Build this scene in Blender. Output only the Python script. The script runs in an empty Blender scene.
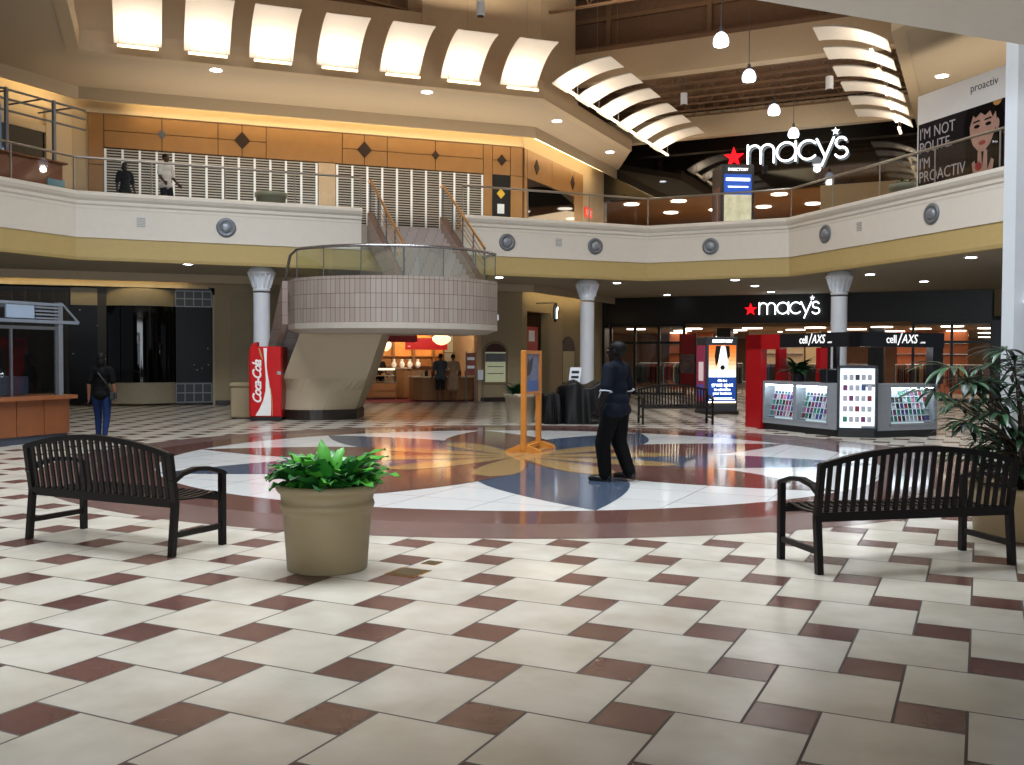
import bpy, bmesh, math, random
from mathutils import Vector, Matrix
random.seed(7)
sin, cos, pi, rad = math.sin, math.cos, math.pi, math.radians
SC = bpy.context.scene
COL = SC.collection

# ------------------------------------------------------------------ camera
FPX, PITCH, ROLL, EYE = 968.3, 0.0271, 0.0040, 1.639
cam = bpy.data.cameras.new('camera'); camo = bpy.data.objects.new('camera', cam); COL.objects.link(camo)
cam.sensor_width = 36; cam.lens = FPX / 1024 * 36; cam.clip_end = 200
camo.matrix_world = Matrix.Translation((0, 0, EYE)) @ Matrix.Rotation(pi/2 - PITCH, 4, 'X') @ Matrix.Rotation(ROLL, 4, 'Z')
SC.camera = camo
def ray(px, py):
    x, y = px-512, py-382.5
    xi = cos(ROLL)*x + sin(ROLL)*y; yi = -sin(ROLL)*x + cos(ROLL)*y
    up = -yi/FPX
    return Vector((xi/FPX, cos(PITCH)+up*sin(PITCH), -sin(PITCH)+up*cos(PITCH)))
def atY(px, py, Y):
    r = ray(px, py); return r*(Y/r.y) + Vector((0, 0, EYE))
def atZ(px, py, z=0.0):
    r = ray(px, py); return r*((z-EYE)/r.z) + Vector((0, 0, EYE))
def onL(px, py, P, Q):
    r = ray(px, py); n = Vector((-(Q[1]-P[1]), Q[0]-P[0])); t = (n.x*P[0]+n.y*P[1])/(n.x*r.x+n.y*r.y)
    return r*t + Vector((0, 0, EYE))

# ------------------------------------------------------------------ materials
def lin(h):
    h = h.lstrip('#'); out = []
    for i in (0, 2, 4):
        c = int(h[i:i+2], 16)/255
        out.append(c/12.92 if c <= .04045 else ((c+.055)/1.055)**2.4)
    return tuple(out)+(1,)
MATS = {}
def mat(name, col, rough=.5, metal=0, emit=0, ecol=None, var=.06, scale=6, spec=.5, alpha=1, trans=0, bump=0):
    """Principled surface with a little object-space noise in its colour."""
    if name in MATS: return MATS[name]
    m = bpy.data.materials.new(name); m.use_nodes = True
    nt = m.node_tree; b = nt.nodes['Principled BSDF']
    c = lin(col) if isinstance(col, str) else tuple(col)
    b.inputs['Roughness'].default_value = rough; b.inputs['Metallic'].default_value = metal
    b.inputs['Specular IOR Level'].default_value = spec
    tc = nt.nodes.new('ShaderNodeTexCoord'); nz = nt.nodes.new('ShaderNodeTexNoise')
    nz.inputs['Scale'].default_value = scale; nz.inputs['Detail'].default_value = 4
    nt.links.new(tc.outputs['Object'], nz.inputs['Vector'])
    mx = nt.nodes.new('ShaderNodeMix'); mx.data_type = 'RGBA'
    mx.inputs[6].default_value = tuple(min(1, v*(1-var*2)) for v in c[:3])+(1,)
    mx.inputs[7].default_value = tuple(min(1, v*(1+var*2)) for v in c[:3])+(1,)
    nt.links.new(nz.outputs['Fac'], mx.inputs[0]); nt.links.new(mx.outputs[2], b.inputs['Base Color'])
    if emit:
        b.inputs['Emission Color'].default_value = lin(ecol) if ecol else c
        b.inputs['Emission Strength'].default_value = emit
    if alpha < 1: b.inputs['Alpha'].default_value = alpha
    if trans: b.inputs['Transmission Weight'].default_value = trans
    if bump:
        bp = nt.nodes.new('ShaderNodeBump'); bp.inputs['Strength'].default_value = bump; bp.inputs['Distance'].default_value = .01
        nt.links.new(nz.outputs['Fac'], bp.inputs['Height']); nt.links.new(bp.outputs['Normal'], b.inputs['Normal'])
    MATS[name] = m; return m
def glass(name, tint, refl=.08, dark=1.0):
    """Thin architectural glass: see-through with a faint mirror."""
    if name in MATS: return MATS[name]
    m = bpy.data.materials.new(name); m.use_nodes = True; nt = m.node_tree
    for n in list(nt.nodes): nt.nodes.remove(n)
    o = nt.nodes.new('ShaderNodeOutputMaterial'); t = nt.nodes.new('ShaderNodeBsdfTransparent'); g = nt.nodes.new('ShaderNodeBsdfGlossy')
    t.inputs[0].default_value = tint+(1,); g.inputs['Roughness'].default_value = .02
    fr = nt.nodes.new('ShaderNodeLayerWeight'); fr.inputs[0].default_value = .5
    pw = nt.nodes.new('ShaderNodeMath'); pw.operation = 'POWER'; pw.inputs[1].default_value = 4; nt.links.new(fr.outputs['Facing'], pw.inputs[0])
    ma = nt.nodes.new('ShaderNodeMath'); ma.operation = 'MULTIPLY_ADD'; ma.inputs[1].default_value = .7; ma.inputs[2].default_value = refl*.5
    mx = nt.nodes.new('ShaderNodeMixShader')
    nt.links.new(pw.outputs[0], ma.inputs[0]); ma.use_clamp = True
    nt.links.new(ma.outputs[0], mx.inputs[0]); nt.links.new(t.outputs[0], mx.inputs[1]); nt.links.new(g.outputs[0], mx.inputs[2])
    nt.links.new(mx.outputs[0], o.inputs[0]); MATS[name] = m; return m
def tiles(name, c1, c2, mortar, w, h, ms=.01, rough=.4, off=.0, axis='uv'):
    """Brick texture on UVs that are in metres (see MB.uv)."""
    if name in MATS: return MATS[name]
    m = mat(name, '808080', rough); nt = m.node_tree; b = nt.nodes['Principled BSDF']
    br = nt.nodes.new('ShaderNodeTexBrick'); br.offset = off
    br.inputs['Scale'].default_value = 1; br.inputs['Mortar Size'].default_value = ms
    br.inputs['Brick Width'].default_value = w; br.inputs['Row Height'].default_value = h
    br.inputs['Color1'].default_value = lin(c1); br.inputs['Color2'].default_value = lin(c2); br.inputs['Mortar'].default_value = lin(mortar)
    br.inputs['Mortar Smooth'].default_value = .1
    uv = nt.nodes.new('ShaderNodeUVMap'); uv.uv_map = 'uv'
    nt.links.new(uv.outputs[0], br.inputs['Vector']); nt.links.new(br.outputs['Color'], b.inputs['Base Color'])
    return m

# ------------------------------------------------------------------ mesh builder
class MB:
    def __init__(s): s.v = []; s.f = []; s.m = []; s.sm = []; s.mats = []; s.u = {}; s.M = Matrix()
    def _mi(s, m):
        if m not in s.mats: s.mats.append(m)
        return s.mats.index(m)
    def add(s, vs, fs, m=None, smooth=False, uvs=None):
        o = len(s.v); s.v += [tuple(s.M @ Vector(p)) for p in vs]; i = s._mi(m)
        for k, f in enumerate(fs):
            if uvs: s.u[len(s.f)] = uvs[k]
            s.f.append([o+a for a in f]); s.m.append(i); s.sm.append(smooth)
        return s
    def box(s, c, d, m=None, rz=0, R=None):
        x, y, z = d[0]/2, d[1]/2, d[2]/2
        R = R or Matrix.Rotation(rz, 3, 'Z')
        vs = [R @ Vector((a*x, b*y, e*z)) + Vector(c) for e in (-1, 1) for a, b in ((-1, -1), (1, -1), (1, 1), (-1, 1))]
        fs = [(3, 2, 1, 0), (4, 5, 6, 7), (0, 1, 5, 4), (1, 2, 6, 5), (2, 3, 7, 6), (3, 0, 4, 7)]
        return s.add(vs, fs, m)
    def b2(s, x0, x1, y0, y1, z0, z1, m=None):
        return s.box(((x0+x1)/2, (y0+y1)/2, (z0+z1)/2), (abs(x1-x0), abs(y1-y0), abs(z1-z0)), m)
    def rbox(s, x0, x1, y0, y1, z0, z1, r=.01, m=None):
        """Box with chamfered edges."""
        r = min(r, abs(x1-x0)/2.01, abs(y1-y0)/2.01, abs(z1-z0)/2.01)
        def pr(ins):
            a, b, c, d = x0+ins, x1-ins, y0+ins, y1-ins
            return [(a+r, c), (b-r, c), (b, c+r), (b, d-r), (b-r, d), (a+r, d), (a, d-r), (a, c+r)]
        vs = []
        for z, ins in ((z0, r), (z0+r, 0), (z1-r, 0), (z1, r)):
            vs += [(x, y, z) for x, y in pr(ins)]
        fs = [tuple(range(7, -1, -1)), tuple(range(24, 32))]
        for k in range(3):
            for i in range(8): fs.append((k*8+i, k*8+(i+1) % 8, k*8+8+(i+1) % 8, k*8+8+i))
        return s.add(vs, fs, m)
    def prism(s, pts, z0, z1, m=None, mtop=None, mbot=None):
        n = len(pts)
        if sum(pts[i][0]*pts[(i+1) % n][1]-pts[(i+1) % n][0]*pts[i][1] for i in range(n)) < 0: pts = pts[::-1]
        vs = [(x, y, z0) for x, y in pts]+[(x, y, z1) for x, y in pts]
        s.add(vs, [(i, (i+1) % n, n+(i+1) % n, n+i) for i in range(n)], m)
        s.add(vs, [tuple(range(n, 2*n))], mtop or m); s.add(vs, [tuple(range(n-1, -1, -1))], mbot or m)
        return s
    def slab(s, O, ux, uy, pts, th, m=None):
        """Outline pts in the plane (O, ux, uy), thickness th along ux x uy."""
        O, ux, uy = Vector(O), Vector(ux), Vector(uy); w = ux.cross(uy).normalized()*th; n = len(pts)
        if sum(pts[i][0]*pts[(i+1) % n][1]-pts[(i+1) % n][0]*pts[i][1] for i in range(n)) < 0: pts = pts[::-1]
        vs = [O+ux*a+uy*b for a, b in pts]; vs += [p+w for p in vs]
        fs = [tuple(range(n-1, -1, -1)), tuple(range(n, 2*n))]+[(i, (i+1) % n, n+(i+1) % n, n+i) for i in range(n)]
        return s.add(vs, fs, m)
    def tube(s, path, r, n=8, m=None, closed=False, smooth=True, cap=True, flat=1):
        path = [Vector(p) for p in path]; L = len(path); vs = []; fs = []
        up = None
        for i, p in enumerate(path):
            a = path[i-1] if (i or closed) else p; b = path[(i+1) % L] if (i < L-1 or closed) else p
            t = (b-a).normalized()
            if up is None: up = Vector((0, 0, 1)) if abs(t.z) < .9 else Vector((0, 1, 0))
            sd = t.cross(up)
            if sd.length < 1e-5: sd = t.orthogonal()
            sd.normalize(); up = sd.cross(t).normalized()
            rr = r[i] if isinstance(r, (list, tuple)) else r
            vs += [p+(sd*cos(2*pi*k/n)+up*sin(2*pi*k/n)*flat)*rr for k in range(n)]
        for i in range(L if closed else L-1):
            j = (i+1) % L
            fs += [(i*n+k, i*n+(k+1) % n, j*n+(k+1) % n, j*n+k) for k in range(n)]
        s.add(vs, fs, m, smooth)
        if cap and not closed: s.add(vs, [tuple(range(n-1, -1, -1)), tuple(range((L-1)*n, L*n))], m)
        return s
    def bar(s, a, b, w, h, m=None):
        """Rectangular bar from a to b, w wide (horizontal), h high."""
        a, b = Vector(a), Vector(b); t = (b-a).normalized()
        sd = t.cross(Vector((0, 0, 1))); sd = sd.normalized() if sd.length > 1e-4 else Vector((1, 0, 0))
        up = sd.cross(t).normalized(); vs = []
        for p in (a, b): vs += [p-sd*w/2-up*h/2, p+sd*w/2-up*h/2, p+sd*w/2+up*h/2, p-sd*w/2+up*h/2]
        return s.add(vs, [(0, 1, 2, 3), (7, 6, 5, 4), (0, 4, 5, 1), (1, 5, 6, 2), (2, 6, 7, 3), (3, 7, 4, 0)], m)
    def lathe(s, prof, c=(0, 0, 0), n=24, m=None, smooth=True):
        vs = []; fs = []; c = Vector(c); k = len(prof)
        for r, z in prof: vs += [c+Vector((r*cos(2*pi*i/n), r*sin(2*pi*i/n), z)) for i in range(n)]
        for j in range(k-1): fs += [(j*n+i, j*n+(i+1) % n, (j+1)*n+(i+1) % n, (j+1)*n+i) for i in range(n)]
        s.add(vs, fs, m, smooth)
        s.add(vs, [tuple(range(n-1, -1, -1)), tuple(range((k-1)*n, k*n))], m); return s
    def ball(s, c, r, n=12, k=8, m=None, R=None):
        r = (r, r, r) if not isinstance(r, (tuple, list)) else r; c = Vector(c); R = R or Matrix.Identity(3)
        vs = [c+R @ Vector((0, 0, -r[2]))]; fs = []
        for j in range(1, k):
            a = -pi/2+pi*j/k
            vs += [c+R @ Vector((r[0]*cos(a)*cos(2*pi*i/n), r[1]*cos(a)*sin(2*pi*i/n), r[2]*sin(a))) for i in range(n)]
        vs.append(c+R @ Vector((0, 0, r[2]))); T = len(vs)-1
        for i in range(n):
            fs.append((0, 1+(i+1) % n, 1+i)); fs.append((T, T-n+i, T-n+(i+1) % n))
            for j in range(k-2): fs.append((1+j*n+i, 1+j*n+(i+1) % n, 1+(j+1)*n+(i+1) % n, 1+(j+1)*n+i))
        return s.add(vs, fs, m, True)
    def cap(s, a, b, ra, rb, n=12, m=None):
        """Closed tapered limb with round ends."""
        a, b = Vector(a), Vector(b); t = (b-a).normalized(); path = []; rr = []
        for q in (1, .92, .7, .38): path.append(a-t*ra*q); rr.append(ra*math.sqrt(max(0, 1-q*q))+.0005)
        path.append(a); rr.append(ra); path.append((a+b)/2); rr.append((ra+rb)/2); path.append(b); rr.append(rb)
        for q in (.38, .7, .92, 1): path.append(b+t*rb*q); rr.append(rb*math.sqrt(max(0, 1-q*q))+.0005)
        return s.tube(path, rr, n, m)
    def sheet(s, fn, nu, nv, m=None, smooth=True, uv=None, th=0):
        vs = [fn(i/nu, j/nv) for j in range(nv+1) for i in range(nu+1)]; w = nu+1
        fs = [(j*w+i, j*w+i+1, (j+1)*w+i+1, (j+1)*w+i) for j in range(nv) for i in range(nu)]
        us = None
        if uv: us = [[uv((i+a)/nu, (j+b)/nv) for a, b in ((0, 0), (1, 0), (1, 1), (0, 1))] for j in range(nv) for i in range(nu)]
        return s.add(vs, fs, m, smooth, us)
    def poly(s, pts, m=None): return s.add(pts, [tuple(range(len(pts)))], m)
    def build(s, name, m=None, parent=None, loc=None, rz=0, tagd=None):
        me = bpy.data.meshes.new(name); me.from_pydata(s.v, [], s.f); me.validate(clean_customdata=False)
        ms = [x or m for x in s.mats] or [m]
        for x in ms: me.materials.append(x)
        if len(me.polygons) == len(s.f):
            me.polygons.foreach_set('material_index', s.m); me.polygons.foreach_set('use_smooth', s.sm)
            if s.u:
                L = me.uv_layers.new(name='uv')
                for fi, p in enumerate(me.polygons):
                    if fi in s.u:
                        for k, li in enumerate(p.loop_indices): L.data[li].uv = s.u[fi][k]
        me.update()
        o = bpy.data.objects.new(name, me); COL.objects.link(o)
        if parent: o.parent = parent
        if loc is not None: o.location = tuple(loc)+(0,)*(3-len(loc))
        if rz: o.rotation_euler = (0, 0, rz)
        return o
def thing(name, label, cat, loc=(0, 0, 0), rz=0, group=None):
    o = bpy.data.objects.new(name, None); COL.objects.link(o); o.empty_display_size = .2
    o.location = loc; o.rotation_euler = (0, 0, rz); tag(o, label, cat, group); return o
def tag(o, label=None, cat=None, group=None, kind=None):
    if label: o['label'] = label
    if cat: o['category'] = cat
    if group: o['group'] = group
    if kind: o['kind'] = kind
    return o
def struct(mb, name, m, loc=None, rz=0): return tag(mb.build(name, m, None, loc, rz), kind='structure')
def kids(o): return [c for c in list(bpy.data.objects) if c.parent == o]
def dup(root, loc, rz=0, label=None, group=None):
    r = root.copy(); COL.objects.link(r); r.location = loc; r.rotation_euler = (0, 0, rz)
    if label: r['label'] = label
    if group: r['group'] = group
    for ch in root.children:
        c = ch.copy(); COL.objects.link(c); c.parent = r
        for g in ch.children:
            d = g.copy(); COL.objects.link(d); d.parent = c
    return r
def text(name, body, size, m, parent, loc, rot=(pi/2, 0, 0), ext=.004, align='CENTER', shear=0, space=1, bold=0, sx=1):
    cu = bpy.data.curves.new(name, 'FONT'); cu.body = body; cu.size = size; cu.extrude = ext; cu.align_x = align
    cu.shear = shear; cu.space_character = space; cu.offset = bold; cu.resolution_u = 3
    t = bpy.data.objects.new(name, cu); COL.objects.link(t)
    bpy.context.view_layer.update()
    me = bpy.data.meshes.new_from_object(t.evaluated_get(bpy.context.evaluated_depsgraph_get()))
    bpy.data.objects.remove(t); me.materials.clear(); me.materials.append(m)
    o = bpy.data.objects.new(name, me); COL.objects.link(o); o.parent = parent; o.location = loc; o.rotation_euler = rot; o.scale = (sx, 1, 1)
    return o
def area(name, loc, tgt, sx, sy, W, col=(1, 1, 1), spread=pi):
    l = bpy.data.lights.new(name, 'AREA'); l.shape = 'RECTANGLE'; l.size = sx; l.size_y = sy; l.energy = W; l.color = col; l.spread = spread
    o = bpy.data.objects.new(name, l); COL.objects.link(o); o.location = loc
    o.rotation_euler = (Vector(tgt)-Vector(loc)).to_track_quat('-Z', 'Y').to_euler(); return o
def point(name, loc, W, col=(1, 1, 1), r=.1):
    l = bpy.data.lights.new(name, 'POINT'); l.energy = W; l.color = col; l.shadow_soft_size = r
    o = bpy.data.objects.new(name, l); COL.objects.link(o); o.location = loc; return o
def spot(name, loc, tgt, W, ang=1.2, col=(1, 1, 1), blend=.6, r=.06):
    l = bpy.data.lights.new(name, 'SPOT'); l.energy = W; l.color = col; l.spot_size = ang; l.spot_blend = blend; l.shadow_soft_size = r
    o = bpy.data.objects.new(name, l); COL.objects.link(o); o.location = loc
    o.rotation_euler = (Vector(tgt)-Vector(loc)).to_track_quat('-Z', 'Y').to_euler(); return o
ORD = ['first', 'second', 'third', 'fourth', 'fifth', 'sixth', 'seventh', 'eighth', 'ninth', 'tenth', 'eleventh', 'twelfth', 'thirteenth', 'fourteenth', 'fifteenth', 'sixteenth']
# ------------------------------------------------------------------ plan of the place
YAW = 0.4503
TB = .3048                                   # side of the small dark tile
A, B, C, D = (-11.63, 25.85), (4.51, 32.40), (8.66, 30.35), (11.14, 22.36)
def pv(a, dx, dy, t): return (a[0]+dx*t, a[1]+dy*t)
VX, VY = cos(rad(64.2)), sin(rad(64.2))      # concourse direction (away)
UX, UY = VY, -VX                             # department store front, left to right
LX, LY = cos(rad(64)), sin(rad(64))
L0 = pv(A, -LX, -LY, 13); D2 = pv(D, .2964, -.955, 9)
K = (.36, 35.2); KR = rad(19.6); KX, KY = cos(KR), sin(KR)   # shop wall corner and direction
KL = pv(K, -KX, -KY, 14.9)                   # its left corner
KL2 = pv(KL, -LX, -LY, 14)
M0 = (4.0, 42.77); MR = rad(-25.8)
M1 = pv(M0, UX, UY, 19)
S0, S1 = (-11.62, 26.12), (.94, 30.80); SL = pv(S0, .345, -.939, 14); S3 = (9.45, 24.4)
ZC, ZF, ZS = 4.2, 5.5, 9.8                   # ceiling, upper floor, upper soffit
def sK(px, py=150): p = onL(px, py, K, (K[0]+KX, K[1]+KY)); return (p.x-K[0])*KX+(p.y-K[1])*KY
def sV(px, py=150): p = onL(px, py, K, M0); return math.hypot(p.x-K[0], p.y-K[1])
def sM(px, py=150): p = onL(px, py, M0, M1); return (p.x-M0[0])*UX+(p.y-M0[1])*UY
def zK(px, py): return onL(px, py, K, (K[0]+KX, K[1]+KY)).z
def zM(px, py): return onL(px, py, M0, M1).z

# ------------------------------------------------------------------ shared materials
cream = mat('cream_paint', 'eee8dc', .6, var=.02)
white = mat('white_paint', 'e8edf4', .45, var=.015)
yellow = mat('yellow_paint', 'c9b176', .6, var=.03)
tan = mat('tan_paint', 'c3ae8e', .65, var=.03)
tan2 = mat('tan_wall', 'a58f6c', .65, var=.03)
beige = mat('beige_wall', '9c8c6e', .65, var=.03)
soffit = mat('soffit_paint', 'bba98e', .7, var=.02)
ceil_low = mat('ceiling_paint', 'a89f8e', .7, var=.02)
deck = mat('roof_deck', '7a5d46', .7, var=.1)
steel = mat('steel_truss', '86684c', .6)
black = mat('black_paint', '0b0b0c', .4, var=.1)
blackm = mat('black_metal', '0d0a09', .38, spec=.3, var=.1)
darkglass = mat('dark_gloss', '060606', .04, spec=.9, var=.1)
darkbase = mat('dark_base', '2a1f1a', .4)
chrome = mat('brushed_steel', 'b9bcc0', .25, 1)
brass = mat('brass', 'b88a4a', .3, 1)
greym = mat('grey_metal', '6c7076', .4, .6)
clear = glass('clear_glass', (.93, .96, .95), .07)
smoke = glass('smoked_glass', (.62, .64, .66), .12)
lampw = mat('lamp_white', 'fff1dc', .4, emit=5, ecol='ffe2bd')
lampc = mat('lamp_cool', 'ffffff', .4, emit=14, ecol='eef6ff')
covem = mat('cove_tube', 'fff0cc', .4, emit=18, ecol='ffe6ae')
red = mat('red_paint', 'b00d14', .35)
signred = mat('sign_red', 'e0101c', .4, emit=1.6)
signw = mat('sign_white', 'ffffff', .4, emit=2.6, ecol='f2fbff')
wood = mat('maple_panel', '9a7143', .4, var=.08, scale=2.5)
woodd = mat('joint_dark', '2a1608', .6)
kioskwood = mat('kiosk_wood', '7d4a2c', .35, var=.1, scale=3)
standwood = mat('stand_oak', 'c07a2c', .4, var=.1)
leafm = mat('leaf_green', '2f7a2a', .35, var=.25, scale=9)
leafd = mat('leaf_dark', '1d3f22', .35, var=.2, scale=9)
stemm = mat('stem_brown', '3a2d1c', .7)
soil = mat('potting_soil', '2a1d13', .9, bump=.6, scale=40)

# ------------------------------------------------------------------ floor
def floor_material():
    m = bpy.data.materials.new('floor_tiles'); m.use_nodes = True; nt = m.node_tree; N = nt.nodes; Lk = nt.links; b = N['Principled BSDF']
    tc = N.new('ShaderNodeTexCoord'); sp = N.new('ShaderNodeSeparateXYZ'); Lk.new(tc.outputs['Object'], sp.inputs[0])
    def mth(op, a, c=None, clamp=False):
        n = N.new('ShaderNodeMath'); n.operation = op; n.use_clamp = clamp
        for i, x in enumerate((a, c)):
            if x is None: continue
            if isinstance(x, (int, float)): n.inputs[i].default_value = x
            else: Lk.new(x, n.inputs[i])
        return n.outputs[0]
    u = mth('DIVIDE', sp.outputs[0], TB); v = mth('DIVIDE', sp.outputs[1], TB)
    mu, mv = mth('FLOOR', u), mth('FLOOR', v); fu, fv = mth('SUBTRACT', u, mu), mth('SUBTRACT', v, mv)
    k = mth('FLOORED_MODULO', mth('ADD', mth('SUBTRACT', mu, mth('MULTIPLY', mv, 2)), .5), 5); k = mth('FLOOR', k)
    def isk(i): return mth('COMPARE', k, float(i)) if False else mth('LESS_THAN', mth('ABSOLUTE', mth('SUBTRACT', k, float(i))), .25)
    I = [isk(i) for i in range(5)]
    g = .022
    def any_(*ix):
        r = I[ix[0]]
        for i in ix[1:]: r = mth('ADD', r, I[i])
        return r
    lef = mth('MULTIPLY', mth('LESS_THAN', fu, g), any_(0, 1, 3)); rig = mth('MULTIPLY', mth('GREATER_THAN', fu, 1-g), any_(0, 2, 4))
    top = mth('MULTIPLY', mth('GREATER_THAN', fv, 1-g), any_(0, 1, 2)); bot = mth('MULTIPLY', mth('LESS_THAN', fv, g), any_(0, 3, 4))
    gr = mth('MAXIMUM', mth('MAXIMUM', lef, rig), mth('MAXIMUM', top, bot))
    cx = N.new('ShaderNodeCombineXYZ'); Lk.new(mth('SUBTRACT', mu, any_(2, 4)), cx.inputs[0]); Lk.new(mth('SUBTRACT', mv, any_(1, 2)), cx.inputs[1])
    wn = N.new('ShaderNodeTexWhiteNoise'); Lk.new(cx.outputs[0], wn.inputs['Vector'])
    nz = N.new('ShaderNodeTexNoise'); nz.inputs['Scale'].default_value = 2.2; nz.inputs['Detail'].default_value = 5
    mp = N.new('ShaderNodeVectorMath'); mp.operation = 'MULTIPLY_ADD'; Lk.new(wn.outputs['Color'], mp.inputs[0]); mp.inputs[1].default_value = (30, 30, 30); Lk.new(tc.outputs['Object'], mp.inputs[2])
    Lk.new(mp.outputs[0], nz.inputs['Vector'])
    def mixc(fac, a, c):
        n = N.new('ShaderNodeMix'); n.data_type = 'RGBA'
        Lk.new(fac, n.inputs[0]) if not isinstance(fac, float) else None
        for i, x in ((6, a), (7, c)):
            if isinstance(x, tuple): n.inputs[i].default_value = x
            else: Lk.new(x, n.inputs[i])
        return n.outputs[2]
    rp = N.new('ShaderNodeMapRange'); rp.inputs[1].default_value = .3; rp.inputs[2].default_value = .7; Lk.new(nz.outputs['Fac'], rp.inputs[0])
    big = mixc(rp.outputs[0], lin('aea799'), lin('c9c4ba')); big = mixc(mth('MULTIPLY', wn.outputs['Value'], .35), big, lin('c2b9a6'))
    drk = mixc(rp.outputs[0], lin('523833'), lin('6a4a44'))
    col = mixc(I[0], big, drk); col = mixc(gr, col, lin('453d38'))
    Lk.new(col, b.inputs['Base Color']); b.inputs['Roughness'].default_value = .22; b.inputs['Specular IOR Level'].default_value = .45
    ro = mth('ADD', mth('MULTIPLY', wn.outputs['Value'], .02), .23); ro = mth('ADD', ro, mth('MULTIPLY', gr, .4)); Lk.new(ro, b.inputs['Roughness'])
    return m
X0, Y0 = 1.1452*TB, 14.0687*TB
f = MB(); f.b2(-40, 60, -60, 60, -.2, 0); fl = struct(f, 'floor', floor_material(), (X0, Y0, 0), -YAW)

# medallion: ten pointed leaves, gold petals, two brown rings
med_w = tiles('terrazzo_white', 'd8d8d6', 'd2d2d0', '8b8b88', .92, .92, .006, .10)
def polished(n, c, r=.09): return mat(n, c, r, spec=.7, var=.12, scale=14)
mbrown, mblue, mgold = polished('terrazzo_brown', '684841'), polished('terrazzo_blue', '4a566a'), polished('terrazzo_gold', 'a2845a')
mring = mat('ring_tile', '6c5450', .2, var=.15, scale=5)
MC = (.12, 15.8); RO_, RM, RI = 7.15, 6.38, 5.59
f = MB()
def disc(r, z, m, n=120):
    pts = [(r*cos(2*pi*i/n), r*sin(2*pi*i/n), z) for i in range(n)]
    f.add(pts, [tuple(range(n))], m, uvs=[[(p[0]*cos(.45)-p[1]*sin(.45), p[0]*sin(.45)+p[1]*cos(.45)) for p in pts]])
def ring(r0, r1, z, m, n=120):
    vs = [(r*cos(2*pi*i/n), r*sin(2*pi*i/n), z) for r in (r0, r1) for i in range(n)]
    f.add(vs, [(i, n+i, n+(i+1) % n, (i+1) % n) for i in range(n)], m)
disc(RO_-.001, .001, med_w); ring(RM, RO_, .002, mring); ring(RI, RM, .002, mbrown)
def petal(ang, r0, r1, hw, z, m, tip=True):
    c, s = cos(rad(ang)), sin(rad(ang)); pts = []
    n = 16
    for sd in (1, -1):
        rg = range(n+1) if sd == 1 else range(n-1, 0 if not tip else 0, -1)
        for i in rg:
            t = i/n; r = r0+(r1-r0)*t
            if tip: w = hw*(math.sin(pi*min(1, t**.9))**.85 if t < .55 else math.sin(pi*.55**.9)**.85*(1-((t-.55)/.45)**1.55))
            else: w = hw*(t**.75)*math.sqrt(max(0, 1-t**4))*1.15
            pts.append((c*r-s*w*sd, s*r+c*w*sd, z))
    f.add(pts, [tuple(range(len(pts)))], m)
for i in range(10): petal(-82+36*i, .03, RI, 1.02, .003+.0002*i, mblue if i % 2 == 0 else mbrown)
for i in range(10): petal(-99+36*i, .02, 2.7, .45, .0055+.0002*i, mgold, False)
struct(f, 'floor_medallion', mbrown, (MC[0], MC[1], 0))

# ------------------------------------------------------------------ upper floor slab and its balcony front
G1 = onL(361, 215, A, B); G2 = onL(463, 215, A, B); G1, G2 = (G1.x, G1.y), (G2.x, G2.y)
f = MB(); f.prism([L0, A, B, C, D, D2, (40, 10), (40, 60), (-40, 60), (-40, 10)], ZC, ZF, ceil_low, mat('upper_floor_tile', '8d8172', .3), ceil_low)
struct(f, 'ceiling_lower', ceil_low)
def sweep(mb, path, prof, m, close=False):
    """Mitred moulding: prof points are (inward offset, z); inward = left-hand normal reversed (towards the court)."""
    P = [Vector((p[0], p[1])) for p in path]; n = len(P); rows = []
    for i, p in enumerate(P):
        d1 = (P[i]-P[i-1]).normalized() if i else (P[1]-P[0]).normalized(); d2 = (P[i+1]-P[i]).normalized() if i < n-1 else d1
        n1 = Vector((d1.y, -d1.x)); n2 = Vector((d2.y, -d2.x)); b = (n1+n2).normalized(); k = 1/max(.3, b.dot(n1))
        rows.append([(p.x+b.x*k*o, p.y+b.y*k*o, z) for o, z in prof])
    q = len(prof); vs = sum(rows, []); fs = []
    for i in range(n-1):
        for j in range(q if close else q-1):
            j2 = (j+1) % q; fs.append((i*q+j, (i+1)*q+j, (i+1)*q+j2, i*q+j2))
    mb.add(vs, fs, m); mb.add(vs, [tuple(range(q-1, -1, -1)), tuple(range((n-1)*q, n*q))], m)
curbp = [(-.18, 4.763), (.05, 4.763), (.05, 5.52), (.06, 5.56), (.06, 5.62), (.10, 5.66), (.10, 5.74), (.16, 5.80), (.2, 5.88), (.18, 5.96), (.12, 5.987), (-.18, 5.987)]
bandp = [(-.2, 4.17), (-.01, 4.17), (.015, 4.25), (.015, 4.763), (-.2, 4.763)]
f = MB(); sweep(f, [L0, A, G1], curbp, cream, True); struct(f, 'wall_balcony_left', cream)
f = MB(); sweep(f, [G2, B, C, D, D2], curbp, cream, True); struct(f, 'wall_balcony_right', cream)
f = MB(); sweep(f, [L0, A, B, C, D, D2], bandp, yellow, True); struct(f, 'trim_1', yellow)
# near side of the ring, overhead
NL, NR = (-13, 6.32-13*.4), (15, 6.32+15*.4)
f = MB(); f.prism([NL, NR, (15, -14), (-13, -14)], 4.5, ZF, ceil_low); struct(f, 'ceiling_near', ceil_low)
f = MB(); sweep(f, [NR, NL], [(-.85, 4.2), (.0, 4.2), (.0, 4.76), (.2, 4.76), (.2, 5.9), (-.85, 5.9)], cream, True); struct(f, 'trim_2', cream)

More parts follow.
